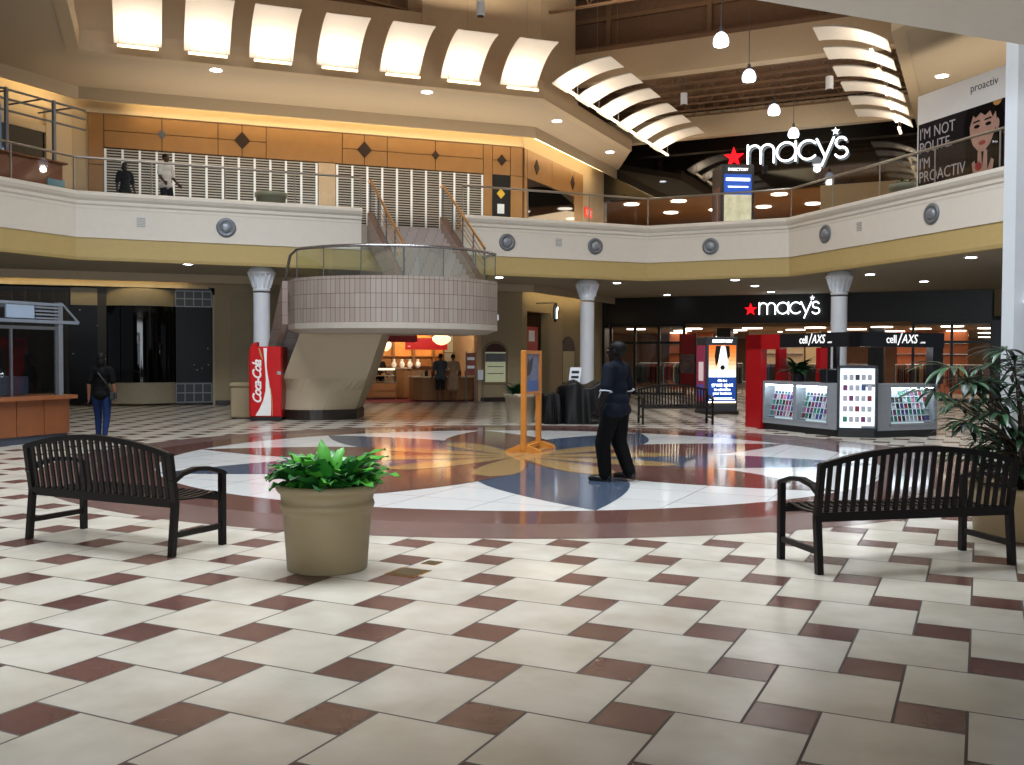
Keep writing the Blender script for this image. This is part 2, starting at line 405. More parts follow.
# ------------------------------------------------------------------ shop wall, both floors (line K) and concourse wall (line V)
def wallseg(name, m, O, R, x0, x1, z0, z1, th=.3):
    f = MB(); f.b2(x0, x1, 0, th, z0, z1, m); return struct(f, name, m, (O[0], O[1], 0), R)
VR = math.atan2(M0[1]-K[1], M0[0]-K[0]); VL = math.hypot(M0[0]-K[0], M0[1]-K[1])
wallseg('wall_upper', tan, K, KR, -14.9, .0, ZF, ZS)
wallseg('wall_upper_left', tan, KL2, rad(64), 0, 14, ZF, ZS)
wallseg('wall_upper_concourse', tan, K, VR, 0, VL, ZF, ZS)
ds0, ds1 = -25., sK(215, 350)                # dark shop opening
cs0, cs1 = sK(345, 350), sK(477, 350)        # sweet shop opening
f = MB()
f.b2(ds1, cs0, 0, .3, 0, ZC, beige); f.b2(cs1, .0, 0, .3, 0, ZC, beige); f.b2(ds0, ds1, 0, .3, 3.82, ZC, beige); f.b2(cs0, cs1, 0, .3, 3.1, ZC, beige)
f.b2(-30, ds0, 0, .3, 0, ZC, beige)
struct(f, 'wall_back', beige, (K[0], K[1], 0), KR)
v0, v1 = sV(527, 350), sV(548, 350)          # second shop opening
f = MB(); f.b2(0, v0, 0, .3, 0, ZC, beige); f.b2(v1, VL, 0, .3, 0, ZC, beige); f.b2(v0, v1, 0, .3, 3.3, ZC, beige)
struct(f, 'wall_concourse', beige, (K[0], K[1], 0), VR)
f = MB(); f.b2(ds1, cs0, -.03, 0, 0, .16); f.b2(cs1, 0, -.03, 0, 0, .16); struct(f, 'baseboard_back', darkbase, (K[0], K[1], 0), KR)
f = MB(); f.b2(0, v0, -.03, 0, 0, .16); f.b2(v1, VL, -.03, 0, 0, .16); struct(f, 'baseboard_concourse', darkbase, (K[0], K[1], 0), VR)
f = MB(); f.b2(-9, .0, -.02, .3, 0, ZC); struct(f, 'wall_left', beige, KL2, rad(64))

# coves: a lip below the ceiling with a tube behind it
def cove(name, path, z, drop, off, mlip, lights=(), cm=covem):
    f = MB(); sweep(f, path, [(off, z-drop), (off+.06, z-drop), (off+.06, z), (off, z)], mlip, True); struct(f, name, mlip)
    for i, (p, q) in enumerate(lights):
        p, q = Vector(p), Vector(q); d = (q-p).normalized(); nn = Vector((d.y, -d.x)); a = p+nn*(off-.05); b = q+nn*(off-.05)
        g = MB(); g.bar((a.x, a.y, z-drop+.05), (b.x, b.y, z-drop+.05), .05, .04, cm)
        o = g.build('cove_light', cm)
        tag(o, COVE_L.pop(0), 'light')
COVE_L = ['warm cove light strip above the wood storefront upstairs', 'warm cove light strip angling away at the upstairs corner', 'warm cove light strip at upstairs far left wall', 'warm cove light strip above the dark glass shop',
          'warm cove light strip above the second shop entrance downstairs']
cove('trim_3', [KL2, KL, K, M0], ZS, .38, .55, soffit, [(pv(K, -KX, -KY, 13.2), K), (K, pv(K, VX, VY, 6.8)), (pv(KL, -LX, -LY, 2.6), pv(KL, -LX, -LY, .4))])
cove('trim_4', [pv(K, -KX, -KY, 24), K, M0], ZC, .26, .5, soffit, [(pv(K, -KX, -KY, 21), pv(K, -KX, -KY, 11.6)), (pv(K, VX, VY, .2), pv(K, VX, VY, 6.5))], mat('cove_tube_low', 'fff0cc', .4, emit=11, ecol='ffe6ae'))

# ------------------------------------------------------------------ upper soffits and bulkheads
f = MB(); f.prism([SL, S0, S1, pv(S1, VX, VY, 8.6), (4.6, 43.3), (-1, 37), (-15, 33), (-24, 16), (-24, 12)], ZS, ZS+.25, soffit)
struct(f, 'ceiling_upper', soffit)
S4 = pv(S3, VX, VY, 12.5); S5 = pv(S3, .2964, -.955, 14)
f = MB(); f.prism([S5, S3, S4, (30, 33), (30, 8)], ZS, ZS+.25, soffit); struct(f, 'ceiling_upper_right', soffit)
def bulk(name, pts, z0, z1, m=tan, th=.25):
    f = MB(); sweep(f, pts, [(-th, z0), (0, z0), (0, z1), (-th, z1)], m, True); struct(f, name, m)
T0 = onL(432, 50, S0, S1); T0 = (T0.x, T0.y); S1e = pv(S1, VX, VY, 2.9)
f = MB(); sweep(f, [SL, S0, T0], [(-.3, ZS-.03), (.02, ZS-.03), (.02, ZS+.55), (-.1, ZS+.55), (-.1, 12.0), (-.3, 12.0)], tan, True); struct(f, 'wall_bulkhead_left', tan)
f = MB(); sweep(f, [T0, S1, S1e], [(-.3, ZS-.03), (.02, ZS-.03), (.02, ZS+.55), (-.1, ZS+.55), (-.1, 15.2), (-.3, 15.2)], tan, True); struct(f, 'wall_bulkhead_tower', tan)
f = MB(); f.b2(-.3, .0, 0, 1.8, ZS+.3, 15.2, tan); struct(f, 'wall_bulkhead_return', tan, (T0[0], T0[1], 0), rad(20.4))
f = MB(); sweep(f, [S1e, pv(S1, VX, VY, 8.6)], [(-.3, ZS-.03), (.02, ZS-.03), (.02, ZS+.45), (-.3, ZS+.45)], tan, True); struct(f, 'trim_5', tan)
f = MB(); sweep(f, [S4, S3, S5], [(-.3, ZS-.03), (.02, ZS-.03), (.02, ZS+.3), (-.3, ZS+.3)], tan, True); struct(f, 'trim_6', tan)
f = MB(); f.b2(0, 13, .3, .5, ZS+.3, 15.2, tan); struct(f, 'wall_bulkhead_right', tan, (S3[0]+.4, S3[1]+.2, 0), math.atan2(-.955, .2964))
# headers across the concourse, deck and roof
H0 = pv(S1e, -UX, -UY, .1)
f = MB(); f.b2(0, 13, 0, .5, 10.95, 11.95, tan); struct(f, 'wall_header', tan, (H0[0], H0[1], 0), MR)
hm = pv(M0, -VX, -VY, 1.6)
f = MB(); f.b2(-1, 13, 0, .4, 10.5, 11.5, tan); struct(f, 'wall_header_inner', tan, (hm[0], hm[1], 0), MR)
f = MB(); f.prism([pv(H0, -UX, -UY, 3), pv(H0, UX, UY, 16), pv(pv(H0, UX, UY, 16), VX, VY, 14), pv(pv(H0, -UX, -UY, 3), VX, VY, 14)], 11.95, 12.1, deck); struct(f, 'ceiling_concourse', deck)
f = MB(); f.prism([(-30, -14), (30, -14), (30, 6.5), (-30, 6.5)], 15.2, 15.4, deck); f.prism([(-30, 6.5), (-10, 6.5), (-10, 15.5), (-30, 15.5)], 15.2, 15.4, deck); f.prism([(7, 6.5), (30, 6.5), (30, 15.5), (7, 15.5)], 15.2, 15.4, deck)
f.prism([(-30, 15.5), (30, 15.5), (30, 60), (-30, 60)], 15.2, 15.4, deck); struct(f, 'ceiling_roof', deck)
f = MB(); f.b2(-10.2, -10, 6.3, 15.7, 15.2, 18, tan2); f.b2(7, 7.2, 6.3, 15.7, 15.2, 18, tan2); f.b2(-10, 7, 6.3, 6.5, 15.2, 18, deck); f.b2(-10, 7, 15.5, 15.7, 15.2, 18, deck); struct(f, 'ceiling_skylight_baffle', deck)  # unseen shaft walls added to keep the skylight out of the store front's reflection
cl = pv(H0, VX, VY, 1.6)
f = MB(); f.b2(-4, 14, 0, .2, 12.1, 15.2, deck); [f.b2(-4, 14, -.14, 0, z, z+.14, steel) for z in (12.5, 13.5, 14.4)]; [f.b2(x, x+.16, -.2, 0, 12.1, 15.2, steel) for x in (.6, 4.2, 7.8)]; struct(f, 'wall_clerestory', deck, (cl[0], cl[1], 0), MR)
cl = pv(S0, sin(rad(20.4))*-2.6, cos(rad(20.4))*2.6, 1)
f = MB(); f.b2(-4, 10.4, 0, .2, 10.2, 15.2, deck); [f.b2(-4, 10.4, -.14, 0, z, z+.14, steel) for z in (12.2, 13.3)]; struct(f, 'wall_clerestory_left', deck, (cl[0], cl[1], 0), rad(20.4))
# joists of the concourse ceiling: nine bar joists, each one object
def joist(name, a, b, h, label, group, parts=14, w=.06):
    a, b = Vector(a), Vector(b); g = MB(); up = Vector((0, 0, h))
    g.bar(a, b, w, .06, steel); g.bar(a+up, b+up, w, .06, steel)
    for i in range(parts):
        p = a+(b-a)*(i/parts); q = a+(b-a)*((i+.5)/parts); r = a+(b-a)*((i+1)/parts)
        g.tube([p, q+up, r], .018, 5, steel, smooth=False)
    return tag(g.build(name, steel), label, 'joist', group)
for i in range(9):
    a = pv(H0, VX, VY, .9+.95*i)
    joist('ceiling_joist', (a[0]-UX*.2, a[1]-UY*.2, 11.35), (a[0]+UX*12.5, a[1]+UY*12.5, 11.35), .5, ORD[i]+' brown open-web joist of the concourse ceiling, counting away from the court', 'joists over the concourse', 22)
for i in range(3):
    a = pv(H0, VX, VY, -2.2-2.8*i)
    joist('roof_truss', (a[0]-UX*(2.0 if i else .2), a[1]-UY*(2.0 if i else .2), 12.7), (a[0]+UX*14, a[1]+UY*14, 12.7), 1.9, ORD[i]+' large brown roof truss in front of the tan header beam', 'roof trusses over the court', 9, .14)
for i, px in enumerate((232, 395)):
    p = onL(px, 20, S0, S1); q = Vector((p.x, p.y, 12.6))
    joist('roof_truss', q+Vector((-3.5, -.6, 0)), q+Vector((1.2, 2.6, .0)), 1.9, ['brown roof truss seen above the second lit panel from the left', 'brown roof truss rising beside the tan tower wall'][i], 'roof trusses over the upper wall', 6, .14)
# white tower at the right edge
TX, TY = 5.02, 9.95
f = MB(); f.prism([(TX, TY), (TX+.1, TY-.05), (TX+1.3, TY-.05), (TX+1.3, TY+1.1), (TX+.64, TY+1.1)], 0, 9.8, white)
f.b2(TX+.22, TX+1.0, TY-.11, TY-.04, 2.13, 2.2, white); f.b2(TX+.18, TX+1.0, TY-.15, TY-.04, 2.2, 2.26, white)
f.b2(TX+.27, TX+1.0, TY-.10, TY-.045, 3.42, 3.48, white); f.b2(TX+.31, TX+1.0, TY-.1, TY-.045, 4.62, 4.68, white)
struct(f, 'wall_tower', white)
f = MB(); f.b2(TX+.30, TX+.98, TY-.075, TY-.052, 0, 2.13, black); struct(f, 'door_1', black)
f = MB(); f.b2(TX+.23, TX+.30, TY-.10, TY-.05, 0, 2.13, greym); struct(f, 'trim_7', greym)
# lower right shop wall
rx = pv(M1, 0, 0, 0)
f = MB(); f.b2(0, 16, 0, .3, 0, ZC, beige); f.b2(0, .5, -.9, 0, 3.2, ZC, beige); struct(f, 'wall_right', beige, (18.6, 36.0, 0), rad(-72))
# entrance behind the photographer: daylight comes in through its glazing
f = MB(); f.b2(-13, -6, -13.3, -13, 0, 4.5, beige); f.b2(6, 15, -13.3, -13, 0, 4.5, beige); f.b2(-6, 6, -13.3, -13, 3.6, 4.5, beige); struct(f, 'wall_entrance', beige)
for i in range(4):
    f = MB(); x = -6+3*i
    for a, b, c, d in ((x, x+.08, 0, 3.6), (x+2.92, x+3, 0, 3.6), (x, x+3, 0, .1), (x, x+3, 3.5, 3.6), (x, x+3, 2.2, 2.26)): f.b2(a, b, -13.2, -13.1, c, d, blackm)
    struct(f, 'window_%d' % (i+1), blackm)
# ------------------------------------------------------------------ department store front
MO = (M0[0], M0[1], 0)
mL, mR = .15, sM(992, 330)
f = MB(); f.b2(-.2, 19, 0, .4, 3.05, ZC, black); f.b2(-.2, .12, -.1, .5, 0, ZC, black); f.b2(mR, 19.5, 0, .5, 0, ZC, black); struct(f, 'wall_store_front', black, MO, MR)
f = MB(); f.b2(-2, 17, 0, .3, 8.45, 12.0, darkglass); struct(f, 'wall_store_front_upper', darkglass, MO, MR)
f = MB(); f.b2(9.2, 17, -.2, .3, ZF, 8.45, tan2); f.b2(-.4, .0, -.1, .4, ZF, 8.45, black); struct(f, 'wall_store_front_side', tan2, MO, MR)
inwall = mat('store_inner_wall', '84593a', .7, var=.15, scale=1.5)
inceil = mat('store_inner_ceiling', '9a7450', .8)
f = MB(); f.b2(-3, 20, 26, 26.3, 0, ZC, inwall); f.b2(-3.3, -3, .5, 26, 0, ZC, inwall); f.b2(20, 20.3, .5, 26, 0, ZC, inwall); struct(f, 'wall_store_back', inwall, MO, MR)
f = MB(); f.b2(-3, 20, .4, 26, 2.9, 3.1, inceil); struct(f, 'ceiling_store', inceil, MO, MR)
f = MB(); f.b2(-3, 20, 9, 9.3, ZF, 10.6, inwall); struct(f, 'wall_store_back_upper', inwall, MO, MR)
f = MB(); f.b2(-3, 20, .3, 9, 8.6, 8.75, inceil); struct(f, 'ceiling_store_upper', inceil, MO, MR)
# glazed doors: black framed bays left and right of the open entrance
def bays(n, x0, x1, k, z1=3.05):
    f = MB(); w = (x1-x0)/k
    for i in range(k+1): f.b2(x0+w*i-.05, x0+w*i+.05, .12, .24, 0, z1, black)
    for z in (.05, 2.25, z1-.05): f.b2(x0, x1, .14, .22, z-.05, z+.05, black)
    o = struct(f, 'window_%d' % n, black, MO, MR)
    g = MB(); g.b2(x0, x1, .175, .18, .1, z1-.1, clear); p = g.build('window_glass', clear, o); p['kind'] = 'structure'; return o
bays(5, sM(610, 330), sM(683, 330), 3); bays(6, sM(913, 330), mR, 2)
# round ceiling lamps inside
discm = mat('disc_lamp', 'ffffff', .4, emit=5, ecol='fff0dc')
def lamp_disc(x, y, z, O, R, lab, grp, r=.42):
    t = MB(); t.lathe([(r, -.04), (r, 0)], n=20, m=discm); p = Matrix.Rotation(R, 3, 'Z') @ Vector((x, y, 0)); o = t.build('ceiling_lamp', discm, None, (O[0]+p.x, O[1]+p.y, z))
    return tag(o, lab, 'ceiling light', grp)
for i in range(7):
    for j in range(6):
        lamp_disc(1.0+2.6*i+(j % 2)*1.3, (1.6, 4.6, 8.4, 13, 18, 23.5)[j], 2.9, MO, MR, 'white round lamp under the tan ceiling inside the ground floor store', 'round lamps inside the store')
for i in range(7):
    for j in range(2):
        lamp_disc(.6+2.2*i+(j % 2)*.9, 2.0+3.2*j, 8.6, MO, MR, 'white round lamp under the brown ceiling inside the upstairs store', 'round lamps inside the upstairs store', .34)
def mpt(x, y, z): p = Matrix.Rotation(MR, 3, 'Z') @ Vector((x, y, 0)); return Vector((M0[0]+p.x, M0[1]+p.y, z))
# clothes racks, display table, pillars and posters inside
cloth = [mat('cloth_dark', '161314', .8), mat('cloth_grey', '3a3636', .8), mat('cloth_red', '6e1416', .8), mat('cloth_sand', 'a58a68', .8), mat('cloth_blue', '2a3350', .8)]
def rack(x, y, lab, k=0):
    t = thing('clothes_rack', lab, 'clothes rack', mpt(x, y, 0), MR, 'clothes racks inside the store')
    g = MB(); g.tube([(-.7, 0, 1.35), (.7, 0, 1.35)], .02, 8); g.tube([(-.7, 0, 0), (-.7, 0, 1.35)], .02, 8); g.tube([(.7, 0, 0), (.7, 0, 1.35)], .02, 8)
    g.box((-.7, 0, .02), (.05, .5, .04)); g.box((.7, 0, .02), (.05, .5, .04)); g.build('rail', chrome, t)
    g = MB()
    for i in range(16):
        xx = -.62+1.24*i/15; m = cloth[(i//4+k) % 5 if (i+k) % 3 else 0]; h = .75+.2*random.random()
        g.slab((xx, -.2, 1.3-h), (0, 1, 0), (0, 0, 1), [(0, 0), (.42, .02), (.4, h*.85), (.25, h), (.15, h), (0, h*.85)], .05, m)
    o = g.build('garment', cloth[0], t); o['kind'] = 'stuff'
for i, (x, y) in enumerate(((1.5, 1.9), (3.2, 2.6), (2.2, 4.3), (4.6, 3.9), (8.4, 4.2), (10.4, 2.6), (12.6, 2.2), (14.4, 3.4), (12.8, 4.8), (6.6, 5.6))):
    rack(x, y, ['clothes rack of dark garments', 'low rack of mixed clothes', 'rack of folded dark clothes', 'clothes rack with red garments'][i % 4]+' inside the store, %s from its left end' % ORD[i], i)
def pillar(x, y, m, lab):
    g = MB(); g.b2(-.3, .3, -.3, .3, 0, 2.9, m); g.b2(-.33, .33, -.33, .33, 0, .2, darkbase); tag(g.build('store_pillar', m, None, mpt(x, y, 0), MR), lab, 'pillar')
pillar(4.9, 2.2, black, 'black pillar inside the store behind the bench'); pillar(8.0, 6.5, tan2, 'tan pillar deep inside the store'); pillar(11.2, 1.8, black, 'black pillar inside the store behind the phone case kiosk')
g = MB(); x = sM(688, 370); g.b2(x-.32, x+.32, -.06, .0, .35, 2.6, mat('poster_red', '8e1018', .4)); t = thing('store_poster', 'tall red poster with a pale picture at the store entrance', 'poster', MO, MR)
g.build('poster_panel', MATS['poster_red'], t); g = MB(); g.b2(x-.3, x+.3, -.075, -.061, .95, 1.75, mat('poster_photo', '6f5a58', .5, var=.5, scale=5)); g.build('picture', MATS['poster_photo'], t)
g = MB(); g.b2(x-.36, x-.32, -.08, .02, 0, 2.65); g.b2(x+.32, x+.36, -.08, .02, 0, 2.65); g.build('frame', black, t)
for (x, y, w, lab) in ((6.0, 8, 2.6, 'pale display wall deep inside the store'), (13, 8.5, 3, 'orange lit display wall at the right inside the store'), (1.6, 8.5, 2.2, 'orange lit display wall at the left inside the store')):
    t = thing('display_wall', lab, 'display wall', mpt(x, y, 0), MR); g = MB(); g.b2(-w/2, w/2, 0, .3, 0, 2.9); g.build('panel', mat('display_'+lab[:4], 'a0522a' if 'orange' in lab else 'b7a184', .6), t)
    g = MB()
    for z in (.8, 1.3, 1.8, 2.3): g.b2(-w/2, w/2, -.25, 0, z, z+.03)
    g.build('shelf', chrome, t)

# store signs: round-stroke letters
def stroke(mb, pts, r, m): mb.tube(pts, r, 8, m); mb.ball(pts[0], r, 8, 6, m); mb.ball(pts[-1], r, 8, 6, m)
def arc(cx, cy, rx, ry, a0, a1, n=14): return [(cx+rx*cos(rad(a0+(a1-a0)*i/n)), 0, cy+ry*sin(rad(a0+(a1-a0)*i/n))) for i in range(n+1)]
def star_pts(r, k=.40, rot=90): return [((r if i % 2 == 0 else r*k)*cos(rad(rot+36*i)), (r if i % 2 == 0 else r*k)*sin(rad(rot+36*i))) for i in range(10)]
def store_sign(loc, h, label):
    t = thing('store_sign', label, 'sign', loc, MR); w = .055
    def letter(nm, strokes):
        g = MB(); g.M = Matrix.Scale(h, 4)
        for s_ in strokes: stroke(g, s_, w, signw)
        return g.build(nm, signw, t)
    x = .07
    letter('letter_m', [[(x, 0, 0), (x, 0, 1)], [(x, 0, .5)]+arc(x+.34, .62, .34, .34, 180, 0)+[(x+.68, 0, 0)], [(x+.68, 0, .5)]+arc(x+1.02, .62, .34, .34, 180, 0)+[(x+1.36, 0, 0)]])
    x = 1.56
    letter('letter_a', [arc(x+.5, .5, .48, .48, 0, 360, 28), [(x+.98, 0, 0), (x+.98, 0, 1)]])
    x = 2.66
    letter('letter_c', [arc(x+.5, .5, .48, .48, 42, 318, 24)])
    x = 3.55
    letter('letter_y', [[(x+.05, 0, 1), (x+.47, 0, .06)], [(x+.88, 0, 1.02), (x+.3, 0, -.36)]])
    x = 4.48
    letter('letter_s', [arc(x+.32, .74, .26, .26, 25, 265, 12)+arc(x+.32, .24, .3, .26, 80, -155, 14)])
    g = MB(); g.slab((4.52*h, 0, 1.32*h), (1, 0, 0), (0, 0, 1), star_pts(.2*h), .05, signw); g.build('star_apostrophe', signw, t)
    g = MB(); g.slab((-.66*h, 0, .42*h), (1, 0, 0), (0, 0, 1), star_pts(.56*h), .08, signred); g.build('star', signred, t)
    g = MB()
    for xx in (-.66, .07, 1.43, 2.54, 3.2, 4.2, 4.8): g.tube([(xx*h, .0, .4*h), (xx*h, .3, .4*h)], .02, 6)
    g.build('bracket', black, t)
p = onL(747.5, 165.5, M0, M1); n_ = Vector((-VX, -VY, 0))*.22
store_sign(p+n_, .77, 'large white lit store sign with red star on the upper dark front')
p = onL(759.5, 314.5, M0, M1); store_sign(p+n_, .47, 'smaller white lit store sign with red star over the ground floor entrance')

# ------------------------------------------------------------------ upstairs wood storefront on wall K
KO = (K[0], K[1], 0)
zt, zb = zK(88, 112.5), zK(105, 147.5)
sf = thing('wood_storefront', 'maple panelled storefront with dark diamonds around the rolled-down gates upstairs', 'storefront', KO, KR)
zm = (zt+zb)/2
def wpanel(x0, x1, z0, z1, y=-.06):
    g = MB(); g.b2(x0+.012, x1-.012, y, -.02, z0+.012, z1-.012, wood); return g.build('panel', wood, sf)
bx = [sK(v) for v in (88, 104, 162, 218, 266, 342, 387, 435, 483, 492, 510, 518)]; bx[-1] = -.02
f = MB(); f.b2(bx[0], 0, -.02, 0, zb-.02, zt, woodd); f.b2(bx[0], bx[1], -.02, 0, ZF, zt, woodd); f.b2(bx[8], 0, -.02, 0, ZF, zt, woodd); f.build('backing', woodd, sf)
wpanel(bx[0], bx[1], ZF, zb-.55); wpanel(bx[0], bx[1], zb-.55, zt)
for i in (1, 2, 3, 5, 6, 7): wpanel(bx[i], bx[i+1], zm, zt); wpanel(bx[i], bx[i+1], zb, zm)
for i in (3, 5): pass
wpanel(bx[4], bx[5], zb, zt)
wpanel(bx[8], bx[9], ZF, zt); wpanel(bx[10], bx[11], ZF, zb); wpanel(bx[10], bx[11], zb, zt); wpanel(bx[9], bx[10], zm, zt); wpanel(bx[9], bx[10], zb, zm)
def diamond(x, r, m=None, par=None):
    g = MB(); g.slab((x, -.075, zm), (1, 0, 0), (0, 0, 1), [(-r, 0), (0, -r*1.15), (r, 0), (0, r*1.15)], .02, m or woodd); return g.build('diamond_tile', m or woodd, par or sf)
diamond(sK(162), .14, greym); diamond(sK(242), .25); diamond(sK(364), .25); diamond(sK(435), .14); diamond(sK(501), .18)
for xx in (sK(242), sK(364)):
    g = MB(); g.b2(xx-.012, xx+.012, -.065, -.055, zb, zt); g.build('joint', woodd, sf)
def cap_trim():
    g = MB(); g.b2(bx[0]-.15, .0, -.12, 0, zt, zt+.12, tan); return g.build('cornice', tan, sf)
cap_trim()
# black door panel with yellow diamond notice and white paper
dp = thing('door_panel', 'narrow black door panel with yellow diamond notice upstairs', 'door', KO, KR)
g = MB(); g.b2(bx[9], bx[10], -.05, -.021, ZF, zb); g.build('leaf', black, dp)
xx = sK(500.5); zz = zK(500.5, 194)
g = MB(); g.slab((xx, -.06, zz), (1, 0, 0), (0, 0, 1), [(-.16, 0), (0, -.18), (.16, 0), (0, .18)], .008); g.build('notice', mat('notice_yellow', 'd8b13a', .5), dp)
g = MB(); zz = zK(500.5, 209); g.b2(xx-.13, xx+.13, -.06, -.052, zz-.17, zz+.17); g.build('paper', white, dp)
# rolling gates
gatem = mat('gate_slat', 'b9b2a6', .4, .3); gdark = mat('gate_shade', '151414', .3, var=.6, scale=1.2)
def gate(x0, x1, z0, z1, label, n=9, y=.02, slatm=None, O=KO, R=KR):
    t = thing('rolling_gate', label, 'security gate', O, R)
    g = MB(); z = z0
    while z < z1: g.b2(x0, x1, y, y+.02, z, z+.035); z += .085
    o = g.build('slats', slatm or gatem, t)
    w = (x1-x0)/n
    for i in range(n+1):
        g = MB(); g.b2(x0+w*i-.035, x0+w*i+.035, y-.03, y+.0, z0, z1); g.build('rod', slatm or white, t)
    g = MB(); g.b2(x0, x1, y-.04, y+.05, z0, z0+.1); g.build('bottom_bar', slatm or gatem, t)
    return t
# flat sheet whose dark colour stands in for unlit rooms behind the gates
g = MB(); g.b2(bx[1], bx[8], -.018, .01, ZF, zb-.02, gdark); struct(g, 'wall_gate_shade', gdark, KO, KR)
gate(bx[1]+.04, sK(318)-.06, ZF, zb-.04, 'wide rolled-down slatted gate behind the walking pair upstairs', 13, -.06)
gate(sK(335)+.06, bx[8]-.05, ZF, zb-.04, 'rolled-down slatted gate at the head of the staircase', 10, -.06)
g = MB(); g.b2(sK(318), sK(335), -.1, -.02, ZF, zb-.02); tag(g.build('gate_post', mat('post_tan', 'b8a184', .5), None, KO, KR), 'beige post between the two slatted gates upstairs', 'post')
# storefront turning the corner
sf2 = thing('wood_storefront', 'maple storefront with dark window around the upstairs corner', 'storefront', KO, VR)
L1 = sV(582); w0, w1 = sV(526), sV(573)
zt2, zb2 = zt, zt-1.05
g = MB(); g.b2(.01, L1, -.02, 0, ZF, zt, woodd); g.build('backing', woodd, sf2)
def wp2(x0, x1, z0, z1): g = MB(); g.b2(x0+.012, x1-.012, -.06, -.02, z0+.012, z1-.012, wood); g.build('panel', wood, sf2)
wp2(.02, w0, ZF, zb2); wp2(.02, w0, zb2, zt); h = (w1-w0)/2
wp2(w0, w0+h, zb2, zt); wp2(w0+h, w1, zb2, zt); wp2(w1, L1, ZF, zt)
for xx in (w0+h*.35, w1-.2):
    g = MB(); g.slab((xx, -.07, (zt+zb2)/2), (1, 0, 0), (0, 0, 1), [(-.22, 0), (0, -.28), (.22, 0), (0, .28)], .02); g.build('diamond_tile', woodd, sf2)
g = MB(); pts = [(w0, ZF)]+[(w0+(w1-w0)*i/10, zb2-.35+.3*sin(pi*i/10)) for i in range(11)]+[(w1, ZF)]
g.slab((0, -.05, 0), (1, 0, 0), (0, 0, 1), pts, .02); g.build('window_pane', darkglass, sf2)
g = MB(); g.b2(L1+.3, L1+1.1, -.05, 0, 7.5, 7.9); o = g.build('exit_sign', mat('exit_red', 'd8321e', .4, emit=.8), None, KO, VR); tag(o, 'small red exit sign at the end of the upstairs storefront', 'sign')
bpy.context.view_layer.update()
text('lettering', 'EXIT', .3, white, o, (L1+.7, -.056, 7.6))
# dark shop upstairs left
f = MB(); f.b2(14-5.2, 14-1.0, -.04, 0, ZF, 8.3, darkglass); struct(f, 'window_7', darkglass, KL2, rad(64))
f = MB(); f.b2(14-1.0, 14-.75, -.12, 0, ZF, 9.0); f.b2(14-5.5, 14-.75, -.1, 0, 8.3, 8.5); struct(f, 'trim_8', tan, KL2, rad(64))

# ------------------------------------------------------------------ ground floor: dark glass shop on wall K
g = MB(); g.b2(ds0, ds1, 1.6, 1.8, 0, 3.9, black); g.b2(ds1, ds1+.1, .3, 1.7, 0, 3.9, black); g.b2(ds0, ds1, .3, 1.7, 3.82, 3.9, black); struct(g, 'wall_dark_shop', black, KO, KR)
dsg = thing('dark_shopfront', 'closed shopfront with bowed black glass and beige bands beside the cola machine', 'shopfront', KO, KR)
gx0, gx1, gx2 = sK(106, 350), sK(176, 350), sK(212, 350)
xp = sK(70, 350)
glintg = mat('glint_glass', '050506', .3, spec=.12)
def paint_glints():  # pale dots in the colour stand in for reflections on the glass
    nt = glintg.node_tree; b = nt.nodes['Principled BSDF']; v = nt.nodes.new('ShaderNodeTexVoronoi'); v.inputs['Scale'].default_value = 3.2
    tc = nt.nodes.new('ShaderNodeTexCoord'); nt.links.new(tc.outputs['Object'], v.inputs['Vector']); r = nt.nodes.new('ShaderNodeMath'); r.operation = 'LESS_THAN'; r.inputs[1].default_value = .06
    nt.links.new(v.outputs['Distance'], r.inputs[0]); mx = nt.nodes.new('ShaderNodeMix'); mx.data_type = 'RGBA'; mx.inputs[6].default_value = (.003, .003, .004, 1); mx.inputs[7].default_value = (.5, .5, .5, 1)
    nt.links.new(r.outputs[0], mx.inputs[0]); nt.links.new(mx.outputs[2], b.inputs['Base Color'])
paint_glints()
def bow(x0, x1, z0, z1, dep, m, nm, y=.35):
    g = MB(); N_ = 16
    g.sheet(lambda u, v: (x0+(x1-x0)*u, y-dep*sin(pi*u)**.8, z0+(z1-z0)*v), N_, 1, m)
    g.sheet(lambda u, v: (x0+(x1-x0)*u, y+.06-dep*sin(pi*u)**.8+(-.06*v), z1), N_, 1, m)
    return g.build(nm, m, dsg)
bandm = mat('shop_band', '8f866f', .5)
bow(gx0, gx1, 3.2, 3.75, .45, bandm, 'fascia_band'); bow(gx0, gx1, .75, 3.2, .40, mat('shop_glass', '050505', .04, spec=.25), 'glass'); bow(gx0, gx1, .08, .75, .45, bandm, 'sill_band')
for a, b, m, z0, z1, nm in ((xp, sK(97, 350), bandm, 3.2, 3.75, 'fascia_band'), (xp, sK(97, 350), glintg, .15, 3.2, 'glass'), (sK(97, 350), gx0, mat('shop_post', '2b2925', .5), 0, 3.8, 'post'), (gx1, gx2, glintg, .75, 3.2, 'glass'), (gx1-.02, gx2, black, 3.2, 3.8, 'grille_panel'), (gx1-.02, gx2, black, .05, .75, 'grille_panel')):
    g = MB(); g.b2(a, b, .32, .36, z0, z1); g.build(nm, m, dsg)
for z0, z1 in ((3.22, 3.72), (.1, .7)):
    g = MB()
    for i in range(5): xx = gx1+(gx2-gx1)*i/4; g.b2(xx-.015, xx+.015, .27, .31, z0, z1)
    for z in (z0, z1, (z0+z1)/2): g.b2(gx1, gx2, .27, .31, z-.015, z+.015)
    g.build('grille', greym, dsg)
g = MB()
rr = .25
g.b2(gx2+.02, ds1, -.06, .02, 0, 3.6); g.b2(ds0, ds1-.2, -.06, .02, 3.78, 3.88)
g.build('surround', mat('shop_surround', 'a1957c', .5), dsg)
